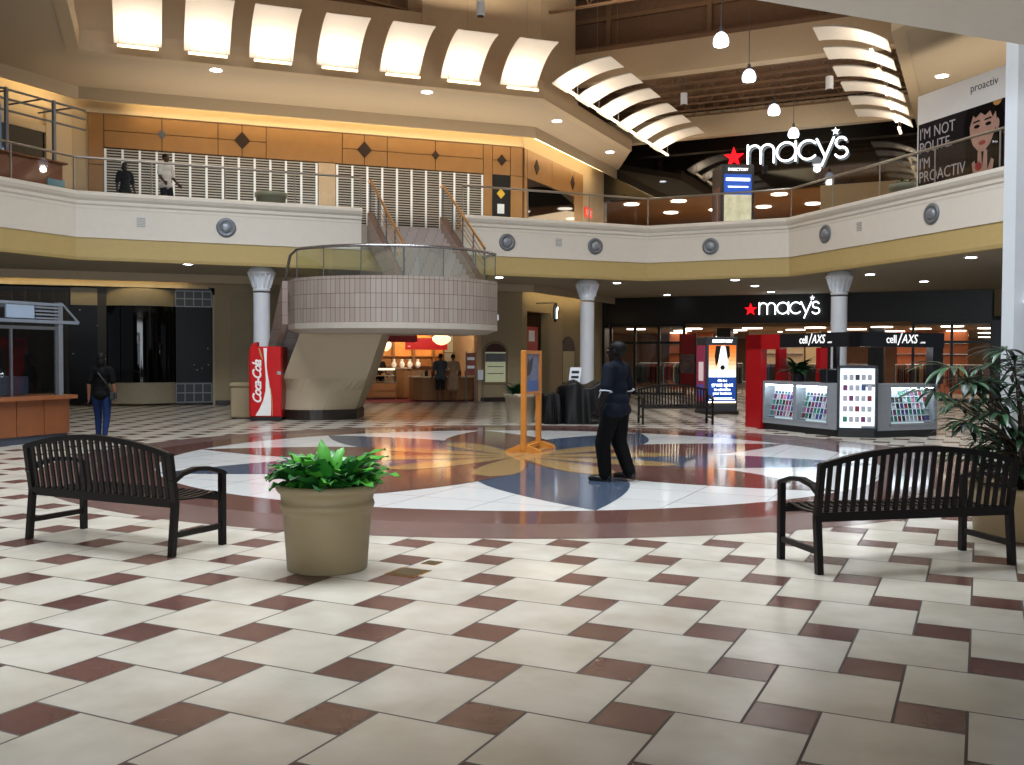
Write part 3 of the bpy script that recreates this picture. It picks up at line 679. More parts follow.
g = MB(); xx = sK(143, 350); g.b2(xx-.5, xx+.3, 1.0, 1.3, 3.05, 3.12); g.build('lamp', lampw, dsg)
gate(-24.5, xp-.1, .05, 3.7, 'dark rolled-down grille behind the wooden kiosk', 24, .33, mat('grille_dark', '2a2522', .5, .3))
# raised blank panel beside it
g = MB(); a, b = sK(231, 350), sK(288, 350)
pts = [(a, .16), (b, .16), (b, 3.45)]+[(b-.25+.25*cos(rad(90*i/5)), 3.45+.25*sin(rad(90*i/5))) for i in range(1, 6)]+[(a+.25-.25*sin(rad(90*i/5)), 3.45+.25*cos(rad(90*i/5))) for i in range(0, 6)]
g.slab((0, -.04, 0), (1, 0, 0), (0, 0, 1), pts, .04); tag(g.build('wall_panel', mat('panel_beige', '8f8167', .6), None, KO, KR), 'blank raised beige panel on the wall behind the cola machine', 'panel')

# ------------------------------------------------------------------ sweet shop
shopwall = mat('shop_wall', 'b3946c', .6, var=.1); shopfloor = mat('shop_floor', '7a2430', .4)
f = MB(); f.b2(cs0-2, cs1+.5, 6.2, 6.4, 0, 3.3, shopwall); f.b2(cs0-2.2, cs0-2, .3, 6.4, 0, 3.3, shopwall); f.b2(cs1+.4, cs1+.6, .3, 6.4, 0, 3.3, shopwall); f.b2(cs0-2.2, cs1+.6, .3, 6.4, 3.3, 3.4, mat('shop_ceiling', '8a6a4a', .7)); struct(f, 'wall_sweet_shop', shopwall, KO, KR)
f = MB(); f.b2(cs0-2, cs1+.4, .05, 6.2, .0, .012); struct(f, 'floor_sweet_shop', shopfloor, KO, KR)
f = MB(); f.b2(cs1-.02, cs1+.12, -.08, .3, 0, 3.1); struct(f, 'trim_9', mat('shop_jamb', 'b99a78', .5), KO, KR)
def kpt(x, y, z): p = Matrix.Rotation(KR, 3, 'Z') @ Vector((x, y, 0)); return Vector((K[0]+p.x, K[1]+p.y, z))
counterwood = mat('counter_wood', '8a6038', .4, var=.08); countertop = mat('counter_top', 'c9b79a', .25)
xc = lambda px, y: sK(px, 380)*(1+y/34)
def lit(px, z, y):   # local x of a pixel column on a plane y behind wall K
    P = kpt(0, y, 0); p = onL(px, 380, (P.x, P.y), (P.x+KX, P.y+KY)); return (p.x-P.x)*KX+(p.y-P.y)*KY
def counter(x0, x1, y0, y1, h, label, glassfront=False):
    t = thing('shop_counter', label, 'counter', KO, KR); g = MB()
    ch = .25
    g.prism([(x0, y0+ch), (x0+ch, y0), (x1, y0), (x1, y1), (x0, y1)], .06, h if not glassfront else .62, counterwood); g.build('body', counterwood, t)
    g = MB(); g.prism([(x0+.04, y0+ch), (x0+ch, y0+.05), (x1-.04, y0+.05), (x1-.04, y1-.04), (x0+.04, y1-.04)], 0, .06); g.build('kick_plate', darkbase, t)
    if glassfront:
        g = MB(); g.b2(x0+.02, x1-.02, y0, y0+.02, .62, 1.15); g.build('front_glass', clear, t)
        g = MB(); g.b2(x0, x1, y0, y1, 1.15, 1.19); g.build('top', countertop, t)
        for z in (.66, .88):
            g = MB(); g.b2(x0+.05, x1-.05, y0+.08, y1-.05, z, z+.02); g.build('shelf', countertop, t)
        g = MB(); g.b2(x0+.05, x1-.05, y0+.06, y0+.1, 1.11, 1.15); g.build('lamp', lampw, t)
        g = MB()
        for z0_, z1_ in ((.1, .3), (.34, .58)): g.b2(x0+.05, (x0+x1)/2-.02, y0-.02, y0, z0_, z1_); g.b2((x0+x1)/2+.02, x1-.05, y0-.02, y0, z0_, z1_)
        g.build('drawer_panel', mat('drawer_wood', '9a6c40', .4), t)
    else:
        g = MB(); g.prism([(x0-.04, y0+ch), (x0+ch, y0-.04), (x1+.02, y0-.04), (x1+.02, y1+.04), (x0-.04, y1+.04)], h, h+.045); g.build('top', countertop, t)
    return t
a0, a1, a2, a3 = lit(362, 0, 2.6), lit(397, 0, 2.6), lit(411, 0, 1.2), lit(476, 0, .6)
counter(a0-.6, a1-.02, 2.6, 3.4, 1.1, 'glass-fronted sweets counter at the left inside the sweet shop', True)
counter(a1+.02, a2+.35, 2.6, 3.4, 1.15, 'plain wooden counter beside the glass case in the sweet shop')
counter(a2, a3, .55, 1.5, .86, 'low wooden counter with chamfered corner where two shoppers stand')
sweets = [mat('sweet_a', '5a3018', .6), mat('sweet_b', 'c08a4a', .6), mat('sweet_c', '7a4a28', .6)]
for k, z in enumerate((.68, .9)):
    for i in range(8):
        g = MB(); g.ball((0, 0, .04), (.07, .1, .045), 8, 5); p = kpt(a0-.45+(a1-a0+.4)*i/8, 2.85, z); o = g.build('sweets_tray', sweets[(i+k) % 3], None, p, KR)
        tag(o, 'heap of brown sweets on the %s shelf of the glass counter' % ('upper' if k else 'lower'), 'sweets', 'sweets in the glass counter, %s shelf' % ('upper' if k else 'lower'))
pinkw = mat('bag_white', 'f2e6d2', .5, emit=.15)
for i in range(5):
    g = MB(); g.ball((0, 0, .11), (.1, .08, .13), 10, 7); g.lathe([(.03, .2), (.06, .3), (.05, .31)], n=8); p = kpt(lit(386+8*i, 0, 2.9), 2.9, 1.2 if i else 1.19)
    if i == 0: continue
    tag(g.build('gift_bag', pinkw, None, p, KR), 'white tied gift bag on the back counter, %s from the left' % ORD[i-1], 'bag', 'gift bags on the sweet shop counter')
for i in range(9):
    xx = a2+.35+(a3-a2-.6)*i/8; g = MB(); m = [mat('jar_glass', 'b9a27c', .2), cloth[0], mat('tin_red', '7a1d1a', .3)][i % 3]
    g.lathe([(.05, 0), (.07, .03), (.07, .16), (.04, .2), (.045, .22)], n=10); tag(g.build('jar', m, None, kpt(xx, 1.0+.15*(i % 2), .905), KR), '%s jar from the left on the low sweet shop counter' % ORD[i], 'jar', 'jars on the low counter')
# back shelves, red boards, pendants
t = thing('wall_shelf', 'lit wooden back shelving with sweets inside the sweet shop', 'shelf', kpt(0, 6.15, 0), KR)
b0, b1 = lit(372, 0, 6.1), lit(452, 0, 6.1)
g = MB(); g.b2(b0, b1, -.08, 0, 1.2, 2.75); g.build('back_panel', mat('lit_panel', 'd8934a', .5, var=.1), t)
for k in range(5):
    xx = b0+(b1-b0)*k/4; g = MB(); g.b2(xx-.05, xx+.05, -.3, 0, 1.2, 2.75); g.build('upright', counterwood, t)
for z in (1.2, 1.6):
    g = MB(); g.b2(b0, b1, -.32, 0, z, z+.03); g.build('shelf_board', counterwood, t)
for i, (pa, pb, ya, yb, yy) in enumerate(((384, 417, 334, 339, 1.0), (405, 447, 342, 347, 3.2))):
    x0_, x1_ = lit(pa, 0, yy), lit(pb, 0, yy); P = kpt(0, yy, 0); zc_ = onL((pa+pb)/2, (ya+yb)/2, (P.x, P.y), (P.x+KX, P.y+KY)).z
    t = thing('shop_sign', ['red shop sign board hanging at the sweet shop front', 'red valance board deeper inside the sweet shop'][i], 'sign', kpt(0, yy, 0), KR)
    g = MB(); g.b2(x0_, x1_, -.04, 0, zc_-.2, zc_+.25); g.build('board', red, t)
    g = MB(); g.b2(x0_+.1, x1_-.1, -.05, -.041, zc_+.02, zc_+.1) if i == 0 else g.b2(x0_+.1, x0_+.2, -.05, -.041, zc_-.1, zc_-.05); g.build('stripe', mat('stripe_cream', 'd7a08c', .5), t)
    g = MB(); g.tube([(x0_+.2, -.02, zc_+.25), (x0_+.2, -.02, 3.3)], .012, 6); g.tube([(x1_-.2, -.02, zc_+.25), (x1_-.2, -.02, 3.3)], .012, 6); g.build('hanger', black, t)
def pendant_shade(px, py, yy, lab, r=.26):
    P = kpt(0, yy, 0); p = onL(px, py, (P.x, P.y), (P.x+KX, P.y+KY)); t = thing('pendant_lamp', lab, 'lamp', p, 0)
    g = MB(); g.lathe([(.04, .2), (.1, .18), (r, .02), (r*.95, -.1), (r*.5, -.22), (.03, -.26)], n=16); g.build('shade', mat('shade_glow', 'ffe7c0', .5, emit=1.8, ecol='ffd9a0'), t)
    g = MB(); g.tube([(0, 0, .2), (0, 0, 3.3-p.z)], .012, 6); g.build('cord', black, t)
pendant_shade(441.5, 338, 1.3, 'large glowing glass pendant lamp at the sweet shop front', .34); pendant_shade(386, 344, 2.2, 'small glowing pendant lamp over the sweets counter', .2)
# board with prices
t = thing('menu_board', 'pale framed menu board at the back right of the sweet shop', 'board', kpt(0, 4.5, 0), KR)
x0_, x1_ = lit(444, 0, 4.5), lit(463, 0, 4.5); g = MB(); g.b2(x0_, x1_, -.04, 0, 1.1, 2.45); g.build('panel', mat('menu_cream', 'c8bf98', .5), t)
g = MB()
for a, b, c, d in ((x0_-.05, x0_, .0, 2.5), (x1_, x1_+.05, .0, 2.5), (x0_, x1_, 2.45, 2.5), (x0_, x1_, 1.75, 1.79)): g.b2(a, b, -.06, .02, c, d)
g.build('frame', counterwood, t)
area('shop_warm', kpt((a0+a3)/2, 1.4, 3.2), kpt((a0+a3)/2, 4.2, .6), 5, .6, 130, (1, .9, .74)); area('shop_warm_back', kpt((b0+b1)/2, 5.0, 3.2), kpt((b0+b1)/2, 6.1, 1.8), 3, .3, 70, (1, .7, .35))

# arched display window on the wall, second shop, leaning notices
aw = thing('arched_window', 'arched wall display case with lit pale menu right of the sweet shop', 'display case', KO, KR)
x0_, x1_ = sK(485, 370), sK(505, 370); xm, hw = (x0_+x1_)/2, (x1_-x0_)/2; z0_, z1_ = zK(495, 382), zK(495, 352)
pts = [(xm-hw-.1, z0_-.1), (xm+hw+.1, z0_-.1), (xm+hw+.1, z1_)]+[(xm+(hw+.1)*cos(rad(a)), z1_+(hw*.8+.1)*sin(rad(a))) for a in range(15, 180, 15)]+[(xm-hw-.1, z1_)]
g = MB(); g.slab((0, 0, 0), (1, 0, 0), (0, 0, 1), pts, .03); g.build('frame', mat('arch_frame', '7a6a4c', .5), aw)
pts = [(xm+hw*cos(rad(a)), z1_+hw*.8*sin(rad(a))) for a in range(0, 181, 15)]
g = MB(); g.slab((0, -.05, 0), (1, 0, 0), (0, 0, 1), pts, .02); g.build('arch_panel', mat('arch_red', '3a1210', .5), aw)
g = MB(); g.b2(xm-hw, xm+hw, -.05, -.03, z0_, z1_); g.build('pane', mat('lit_menu', 'b9bd9a', .3, emit=.25), aw)
g = MB(); g.b2(xm-hw, xm+hw, -.06, -.05, z1_-.35, z1_-.05); g.b2(xm-hw*.8, xm+hw*.8, -.06, -.05, (z0_+z1_)/2-.25, (z0_+z1_)/2-.22); g.b2(xm-hw*.8, xm+hw*.8, -.06, -.05, (z0_+z1_)/2, (z0_+z1_)/2+.03); g.build('shade_band', greym, aw)
# floor-standing notices beside the sweet shop
P = kpt(sK(474, 400)-.22, -.30, 0)
t = thing('floor_sign', 'slim red and white notice stand beside the sweet shop entrance', 'sign', P, KR)
g = MB(); g.b2(-.16, .16, -.02, 0, .95, 1.75); g.build('card', mat('card_rust', '8c4a3a', .5, var=.3), t)
g = MB(); g.b2(-.13, .13, -.03, -.02, 1.5, 1.6); g.build('print', white, t); g = MB(); g.b2(-.13, .13, -.03, -.02, 1.2, 1.3); g.build('print', white, t)
g = MB(); g.tube([(-.17, 0, 0), (-.17, 0, 1.8)], .02, 6); g.tube([(.17, 0, 0), (.17, 0, 1.8)], .02, 6); g.box((-.17, 0, .015), (.05, .4, .03)); g.box((.17, 0, .015), (.05, .4, .03)); g.build('stand', greym, t)
P = kpt(sK(474, 400)+.14, -.30, 0)
t = thing('floor_sign', 'plain grey notice stand right of the red notice stand', 'sign', P, KR)
g = MB(); g.tube([(-.1, 0, 0), (-.1, 0, 1.15)], .015, 6); g.tube([(.1, 0, 0), (.1, 0, 1.15)], .015, 6); g.box((0, 0, .015), (.3, .3, .03)); g.build('stand', greym, t)
g = MB(); g.b2(-.1, .1, -.02, 0, .8, 1.15); g.build('card', white, t)
# second shop on the concourse wall
f = MB(); f.b2(v0-.1, v1+1, 2.0, 2.2, 0, 3.4, inwall); f.b2(v0-.1, v0, .3, 2.2, 0, 3.4, inwall); f.b2(v1+1, v1+1.2, .3, 2.2, 0, 3.4, inwall); f.b2(v0-.1, v1+1, .3, 2.2, 3.3, 3.4, inceil); struct(f, 'wall_second_shop', inwall, KO, VR)
def vpt(x, y, z): p = Matrix.Rotation(VR, 3, 'Z') @ Vector((x, y, 0)); return Vector((K[0]+p.x, K[1]+p.y, z))
t = thing('shop_poster', 'red and white poster hanging inside the second shop doorway', 'poster', vpt((v0+v1)/2-.25, .12, 0), VR)
g = MB(); g.b2(-.5, .5, 0, .04, 1.55, 2.75); g.build('panel', red, t); g = MB(); g.b2(-.3, .2, -.012, 0, 2.2, 2.6); g.build('print', white, t); g = MB(); g.b2(-.4, .0, -.012, 0, 1.65, 1.85); g.build('print', white, t)
g = MB(); g.b2(-.55, -.5, .0, .05, 0, 2.8); g.b2(.5, .55, 0, .05, 0, 2.8); g.build('frame', black, t)
t = thing('blade_sign', 'dark oval blade sign with white stroke over the second shop doorway', 'sign', onL(539.5, 313, K, M0), VR)
g = MB(); g.slab((-.3, -.75, 0), (1, 0, .0), (0, 0, 1), [(.16*cos(rad(a)), .36*sin(rad(a))) for a in range(0, 360, 20)], .06); g.build('panel', black, t)
g = MB(); g.slab((-.37, -.83, -.26), (1, 0, 0), (0, 0, 1), [(.03, .02), (.09, .02), (.09, .28), (.2, .42), (.14, .47), (.03, .34)], .02); g.build('mark', signw, t)
g = MB(); g.tube([(-.3, -.72, .35), (-.3, 0, .35)], .02, 6); g.build('bracket', black, t)
f = MB(); f.b2(v1, v1+1.2, -.1, 0, 0, 3.3); struct(f, 'trim_10', mat('pale_pilaster', 'a89478', .5), KO, VR)
for i, x in enumerate((v1+2.0,)):
    t = thing('arched_window', 'arched display case with pale board on the concourse wall', 'display case', vpt(x, 0, 0), VR)
    g = MB(); pts = [(-.7, .5), (.7, .5), (.7, 1.9)]+[(.7*cos(rad(a)), 1.9+.55*sin(rad(a))) for a in range(15, 180, 15)]+[(-.7, 1.9)]; g.slab((0, 0, 0), (1, 0, 0), (0, 0, 1), pts, .03); g.build('frame', MATS['arch_red'], t)
    g = MB(); g.b2(-.6, .6, -.05, -.03, .6, 1.85); g.build('pane', MATS['menu_cream'], t)
# ------------------------------------------------------------------ staircase with bowed landing
facet = tiles('stair_tile', '9a8b81', 'a5998f', '54463f', .125, .335, .006, .45)
cheekm = tiles('cheek_tile', 'a08d85', 'aa9890', '6d5b54', .33, .33, .006, .45)
treadm = tiles('tread_tile', 'a99d98', 'b3a8a3', '6b5d58', .3, .4, .006, .4, .5)
coping = mat('coping_brown', '5e4440', .45)
pierm = mat('pier_plaster', 'bfb095', .6, var=.02); undersm = mat('landing_underside', 'b5aca0', .6)
st = thing('staircase', 'tile clad staircase with bowed glass railed landing on a plaster pier', 'staircase', (0, 0, 0))
CC, RR = (-3.10, 25.30), 2.87
A0, A1 = 221.5, 341.7
mdx, mdy = .376, -.927                        # upper flight, downwards
def cpt(a, r=RR): return (CC[0]+r*cos(rad(a)), CC[1]+r*sin(rad(a)))
arcp = [cpt(A0+(A1-A0)*i/40) for i in range(41)]
LAe, LBe = arcp[0], arcp[-1]
backR = pv(LBe, -mdx, -mdy, 1.75); backL = pv(LAe, -mdx, -mdy, 1.0)
outline = arcp+[backR, backL]
ZL, ZT, ZB = 3.2, 3.5, 2.42                    # landing floor, parapet top, tile bottom
def facing(path, z0, z1, m, th=.12):
    g = MB(); L = 0
    for i in range(len(path)-1):
        p, q = path[i], path[i+1]; d = math.hypot(q[0]-p[0], q[1]-p[1])
        g.add([(p[0], p[1], z0), (q[0], q[1], z0), (q[0], q[1], z1), (p[0], p[1], z1)], [(0, 1, 2, 3)], m, False, [[(L, z0-ZB), (L+d, z0-ZB), (L+d, z1-ZB), (L, z1-ZB)]]); L += d
    # top and inner face
    n = len(path); ins = []
    for i, p in enumerate(path):
        d = Vector((CC[0]-p[0], CC[1]-p[1])).normalized()*th; ins.append((p[0]+d.x, p[1]+d.y))
    for i in range(n-1):
        a, b, c, e = path[i], path[i+1], ins[i+1], ins[i]
        g.add([(a[0], a[1], z1), (b[0], b[1], z1), (c[0], c[1], z1), (e[0], e[1], z1)], [(0, 1, 2, 3)], coping)
        g.add([(e[0], e[1], z0), (c[0], c[1], z0), (c[0], c[1], z1), (e[0], e[1], z1)], [(3, 2, 1, 0)], coping)
    return g
pth = [backL]+arcp+[backR]
facing(pth, ZB, ZT, facet).build('landing_parapet', facet, st)
g = MB(); g.prism([(p[0]+(CC[0]-p[0])*.03, p[1]+(CC[1]-p[1])*.03) for p in outline], ZL-.3, ZL, treadm); g.build('landing_floor', mat('landing_tile', 'a99d98', .4), st)
g = MB(); n = len(outline); inner = [(p[0]+(CC[0]-p[0])*.09, p[1]+(CC[1]-p[1])*.09) for p in outline]
vs = [(p[0], p[1], ZB) for p in outline]+[(p[0], p[1], ZB-.14) for p in outline]+[(p[0], p[1], ZB-.24) for p in inner]
g.add(vs, [(i, (i+1) % n, n+(i+1) % n, n+i) for i in range(n)]+[(n+i, n+(i+1) % n, 2*n+(i+1) % n, 2*n+i) for i in range(n)]+[tuple(range(2*n, 3*n)), tuple(range(n-1, -1, -1))], undersm); g.build('landing_underside', undersm, st)
# pier
g = MB()
def halfround(xa, xb, yf, yb, bulge, n=14): return [(xa+(xb-xa)*i/n, yf-bulge*sin(pi*i/n)) for i in range(n+1)]+[(xb, yb), (xa, yb)]
r0 = halfround(-6.15, -4.05, 25.0, 26.3, .55); r1 = halfround(-5.95, -3.85, 24.95, 26.3, .5); r1b = halfround(-5.82, -3.7, 24.6, 26.3, .06); r2 = halfround(-5.25, -3.2, 24.15, 25.6, .05)
n = len(r0); vs = [(x, y, .25) for x, y in r0]+[(x, y, .75) for x, y in r1]+[(x, y, 1.05) for x, y in r1b]+[(x, y, 2.3) for x, y in r2]
g.add(vs, [(k*n+i, k*n+(i+1) % n, (k+1)*n+(i+1) % n, (k+1)*n+i) for k in range(3) for i in range(n)]+[tuple(range(3*n, 4*n)), tuple(range(n-1, -1, -1))], pierm); g.build('pier', pierm, st)
g = MB(); g.prism(halfround(-6.18, -4.02, 24.98, 26.32, .57), 0, .26); g.build('pier_base', darkbase, st)
# upper flight
topL, topR = onL(374, 210, A, B), onL(440, 210, A, B); topL = (topL.x, topL.y); topR = (topR.x, topR.y)
NS = 13; rise = (ZF-ZL)/NS; run = .285
for i in range(NS):
    z1 = ZF-rise*i; a = pv(topL, mdx, mdy, run*(i-.6)); b = pv(topR, mdx, mdy, run*(i-.6)); c = pv(topR, mdx, mdy, run*(i+.4)); d = pv(topL, mdx, mdy, run*(i+.4))
    g = MB(); w = math.hypot(b[0]-a[0], b[1]-a[1]); zb_ = z1-rise-.16
    g.add([(d[0], d[1], z1-rise-.0), (c[0], c[1], z1-rise), (c[0], c[1], z1), (d[0], d[1], z1)], [(0, 1, 2, 3)], treadm, False, [[(i*.15, .02), (i*.15+w, .02), (i*.15+w, .02+rise), (i*.15, .02+rise)]])
    g.add([(a[0], a[1], z1), (b[0], b[1], z1), (c[0], c[1], z1), (d[0], d[1], z1)], [(3, 2, 1, 0)], treadm, False, [[(0, 0), (w, 0), (w, .28), (0, .28)]])
    g.add([(a[0], a[1], zb_+.1), (b[0], b[1], zb_+.1), (c[0], c[1], zb_), (d[0], d[1], zb_), (c[0], c[1], z1-rise), (d[0], d[1], z1-rise), (a[0], a[1], z1), (b[0], b[1], z1)], [(0, 1, 2, 3), (3, 2, 4, 5), (0, 3, 5, 6), (1, 7, 4, 2)], undersm)
    g.build('step', treadm, st)
LEN = run*(NS-.2)
def stringer(p, zt0, zt1, L, dx, dy, th, side, zlow0, zlow1, nm):
    """Sloping cheek wall: tiled face, brown coping."""
    q = pv(p, dx, dy, L); o = Vector((-dy, dx))*side*th; g = MB()
    P = [(p[0], p[1]), (q[0], q[1])]; Q = [(p[0]+o.x, p[1]+o.y), (q[0]+o.x, q[1]+o.y)]
    for (a, b) in ((P[0], P[1]), (Q[0], Q[1])):
        g.add([(a[0], a[1], zlow0), (b[0], b[1], zlow1), (b[0], b[1], zt1), (a[0], a[1], zt0)], [(0, 1, 2, 3)], cheekm, False, [[(0, zlow0), (L, zlow1), (L, zt1), (0, zt0)]])
    for zz0, zz1, mm in ((zt0, zt1, coping), (zlow0, zlow1, undersm)):
        g.add([(P[0][0], P[0][1], zz0), (P[1][0], P[1][1], zz1), (Q[1][0], Q[1][1], zz1), (Q[0][0], Q[0][1], zz0)], [(0, 1, 2, 3)], mm)
    for k, za, zb_ in ((0, zlow0, zt0), (1, zlow1, zt1)):
        g.add([(P[k][0], P[k][1], za), (Q[k][0], Q[k][1], za), (Q[k][0], Q[k][1], zb_), (P[k][0], P[k][1], zb_)], [(0, 1, 2, 3)], cheekm, False, [[(0, za), (th, za), (th, zb_), (0, zb_)]])
    return g.build(nm, cheekm, st)
stringer(topL, ZF+.38, ZL+.35, LEN, mdx, mdy, .2, -1, ZF-.5, ZL-.3, 'stringer')
stringer(topR, ZF+.38, ZL+.35, LEN, mdx, mdy, .2, 1, ZF-.5, ZL-.3, 'stringer')
# brass handrails with three bars, posts and glass on each side
def flight_rail(p, off, z0, z1, L, dx, dy):
    o = Vector((-dy, dx))*off; a = Vector((p[0]+o.x, p[1]+o.y, z0)); b = Vector((p[0]+o.x+dx*L, p[1]+o.y+dy*L, z1)); up = Vector((0, 0, 1))
    g = MB(); g.tube([a+up*.95+Vector((-dx*.25, -dy*.25, 0)), a+up*.95, b+up*.95], .035, 8); g.build('handrail', brass, st)
    for k in (.45, .6, .75):
        g = MB(); g.tube([a+(b-a)*.35+up*k, b+up*k], .012, 6); g.build('rail_bar', brass, st)
    for i in range(5):
        q = a+(b-a)*(i/4); g = MB(); g.tube([q, q+up*.95], .022, 6); g.build('post', greym, st)
    for i in range(4):
        q, r_ = a+(b-a)*((i+.06)/4), a+(b-a)*((i+.94)/4); g = MB(); g.add([q+up*.05, r_+up*.05, r_+up*.88, q+up*.88], [(0, 1, 2, 3)]); g.build('glass_pane', clear, st)
flight_rail(topL, -.1, ZF+.38, ZL+.4, LEN, mdx, mdy); flight_rail(topR, .1, ZF+.38, ZL+.4, LEN, mdx, mdy)
# lower flight, doubling back beneath
lowL = backL; lowR = pv(backL, -mdy*1, mdx, 2.2); lowR = (backL[0]+.927*2.2, backL[1]+.376*2.2); r2_ = ZL/19
for i in range(19):
    z1 = ZL-r2_*(i+0); a = pv(lowL, -mdx, -mdy, .27*(i-1)); b = pv(lowR, -mdx, -mdy, .27*(i-1)); c = pv(lowR, -mdx, -mdy, .27*i); d = pv(lowL, -mdx, -mdy, .27*i)
    g = MB(); g.prism([a, b, c, d], max(0, z1-.42), z1, mat('low_tread', 'a99d98', .4)); g.build('step', MATS['low_tread'], st)
stringer(lowL, ZT, .35, 5.0, -mdx, -mdy, .14, 1, ZB, 0, 'stringer')
# landing glass railing
gp = [cpt(A0+(A1-A0)*i/48, RR-.06) for i in range(49)]
full = [pv(gp[0], -mdx, -mdy, .95)]+gp+[pv(gp[-1], -mdx, -mdy, .9)]
low_end = pv(gp[0], -mdx, -mdy, 5.4)
g = MB(); g.tube([(low_end[0], low_end[1], 1.3), (full[0][0], full[0][1], 4.15)]+[(p[0], p[1], 4.2) for p in full[1:]], .038, 8); g.build('handrail', chrome, st)
for k in range(6):
    seg = gp[k*8:k*8+9]; g = MB()
    for i in range(8): p, q = seg[i], seg[i+1]; g.add([(p[0], p[1], ZT), (q[0], q[1], ZT), (q[0], q[1], 4.15), (p[0], p[1], 4.15)], [(0, 1, 2, 3)], None, True)
    g.build('glass_pane', glass('landing_glass', (.78, .86, .80), .22), st)
for k in range(7):
    p = gp[min(48, k*8)]; g = MB(); g.tube([(p[0], p[1], ZT-.02), (p[0], p[1], 4.2)], .013, 6); g.build('post', greym, st)
p, q = full[0], low_end
g = MB(); g.add([(p[0], p[1], ZT), (q[0], q[1], .45), (q[0], q[1], 1.2), (p[0], p[1], 4.1)], [(0, 1, 2, 3)]); g.build('glass_pane', clear, st)
g = MB(); e = pv(LBe, mdx, mdy, -.0); g.box((LBe[0]-.02, LBe[1]+.25, 2.62), (.05, .18, .14), rz=rad(20)); g.build('outlet_box', white, st)

# ------------------------------------------------------------------ columns
for i, (cx, cy, lab) in enumerate(((-7.30, 28.25, 'round white column with flared ribbed capital behind the cola machine'), (2.50, 32.40, 'round white column with flared ribbed capital behind the black draped furniture'), (9.72, 28.85, 'round white column with flared ribbed capital behind the phone case kiosk'))):
    t = thing('round_column', lab, 'column', (cx, cy, 0), 0, None)
    g = MB(); g.lathe([(.235, .2), (.235, 3.45)], n=28); g.build('shaft', white, t)
    g = MB(); g.lathe([(.33, 0), (.33, .14), (.27, .2), (.235, .22)], n=28); g.build('base', white, t)
    g = MB(); g.lathe([(.235, 3.5), (.25, 3.52), (.25, 3.56), (.23, 3.59), (.235, 3.7), (.28, 3.88), (.33, 3.98), (.40, 4.0), (.40, 4.06), (.36, 4.09), (.34, 4.14), (.26, 4.2)], n=28); g.build('capital', white, t)
    for k in range(14):
        a = 2*pi*k/14; g = MB(); d = Vector((cos(a), sin(a), 0)); s_ = Vector((-sin(a), cos(a), 0))
        g.slab(-s_*.018, d, (0, 0, 1), [(.2, 3.6), (.26, 3.6), (.385, 3.99), (.26, 3.99)], .036); g.build('rib', white, t)

# ------------------------------------------------------------------ balcony railings
railm = mat('rail_steel', 'a9a49c', .3, .9)
def railing(path, label, par='glass_railing', step=2.0, zr=6.9, off=-.05, z0=5.985):
    t = thing(par, label, 'railing', (0, 0, 0)); pts = []
    P = [Vector(p) for p in path]; sh = []
    for i, p in enumerate(P):
        d1 = (P[i]-P[i-1]).normalized() if i else (P[1]-P[0]).normalized(); d2 = (P[i+1]-P[i]).normalized() if i < len(P)-1 else d1
        n1 = Vector((d1.y, -d1.x)); n2 = Vector((d2.y, -d2.x)); b = (n1+n2).normalized(); sh.append(p+b*off/max(.3, b.dot(n1)))
    for i in range(len(sh)-1):
        a, b = sh[i], sh[i+1]; k = max(1, round((b-a).length/step))
        g = MB(); g.tube([(a.x, a.y, zr), (b.x, b.y, zr)], .035, 10); g.build('handrail', railm, t)
        for j in range(k+(1 if i == len(sh)-2 else 0)):
            q = a+(b-a)*(j/k); g = MB(); g.tube([(q.x, q.y, z0), (q.x, q.y, zr)], .022, 8); g.build('post', railm, t)
        for j in range(k):
            q, r_ = a+(b-a)*((j+.03)/k), a+(b-a)*((j+.97)/k); g = MB(); g.add([(q.x, q.y, z0), (r_.x, r_.y, z0), (r_.x, r_.y, zr-.06), (q.x, q.y, zr-.06)], [(0, 1, 2, 3)]); g.build('glass_pane', clear, t)
railing([L0, A, G1], 'steel and glass balcony railing left of the staircase'); railing([G2, B, C, D, D2], 'steel and glass balcony railing right of the staircase')

# ------------------------------------------------------------------ curved light panels
panelm = mat('panel_white', 'f4efe6', .6, var=.01); lampst = mat('strip_lamp', 'fff3e0', .4, emit=4.5, ecol='ffdcb0')
def sail(label, P0_, R_, s, group, w=1.2, mir=1, d0=.45, ang=52, rad_=2.28):
    """P0_/R_ : line of the bulkhead; local x along it, local y = -d towards the court."""
    o_ = Vector((P0_[0]+cos(R_)*s, P0_[1]+sin(R_)*s, 0)); t = thing('ceiling_light_panel', label, 'light panel', o_, R_, group)
    def prof(v): a = rad(ang)*(1-v); return (d0+rad_*(sin(rad(ang))-sin(a)), 9.94+rad_*(cos(a)-cos(rad(ang))))
    g = MB(); g.sheet(lambda u, v: (-w/2+w*u, mir*-prof(v)[0], prof(v)[1]), 1, 12, panelm)
    g.sheet(lambda u, v: (-w/2+w*u, mir*-prof(v)[0]*.985, prof(v)[1]+.03), 1, 12, panelm); g.build('reflector', panelm, t)
    g = MB(); y = -(d0+.41)*mir; g.b2(-w*.42, w*.42, y-.04, y+.04, 9.74, 9.79); g.build('lamp_tray', lampst, t)
    g = MB()
    for xx in (-w*.4, w*.4): g.tube([(xx, y, 9.78), (xx, mir*-(d0+.41), 10.25)], .008, 5)
    g.tube([(0, mir*-1.2, 10.6), (0, mir*-1.2, 15.2)], .006, 5); g.build('hanger', railm, t)
    lp = o_+Matrix.Rotation(R_, 3, 'Z') @ Vector((0, y*1.05, 9.84)); tg = o_+Matrix.Rotation(R_, 3, 'Z') @ Vector((0, -(d0+.5)*mir, 10.6))
    area('panel_lamp', lp, tg, w*.9, .08, 14, (1, .82, .64))
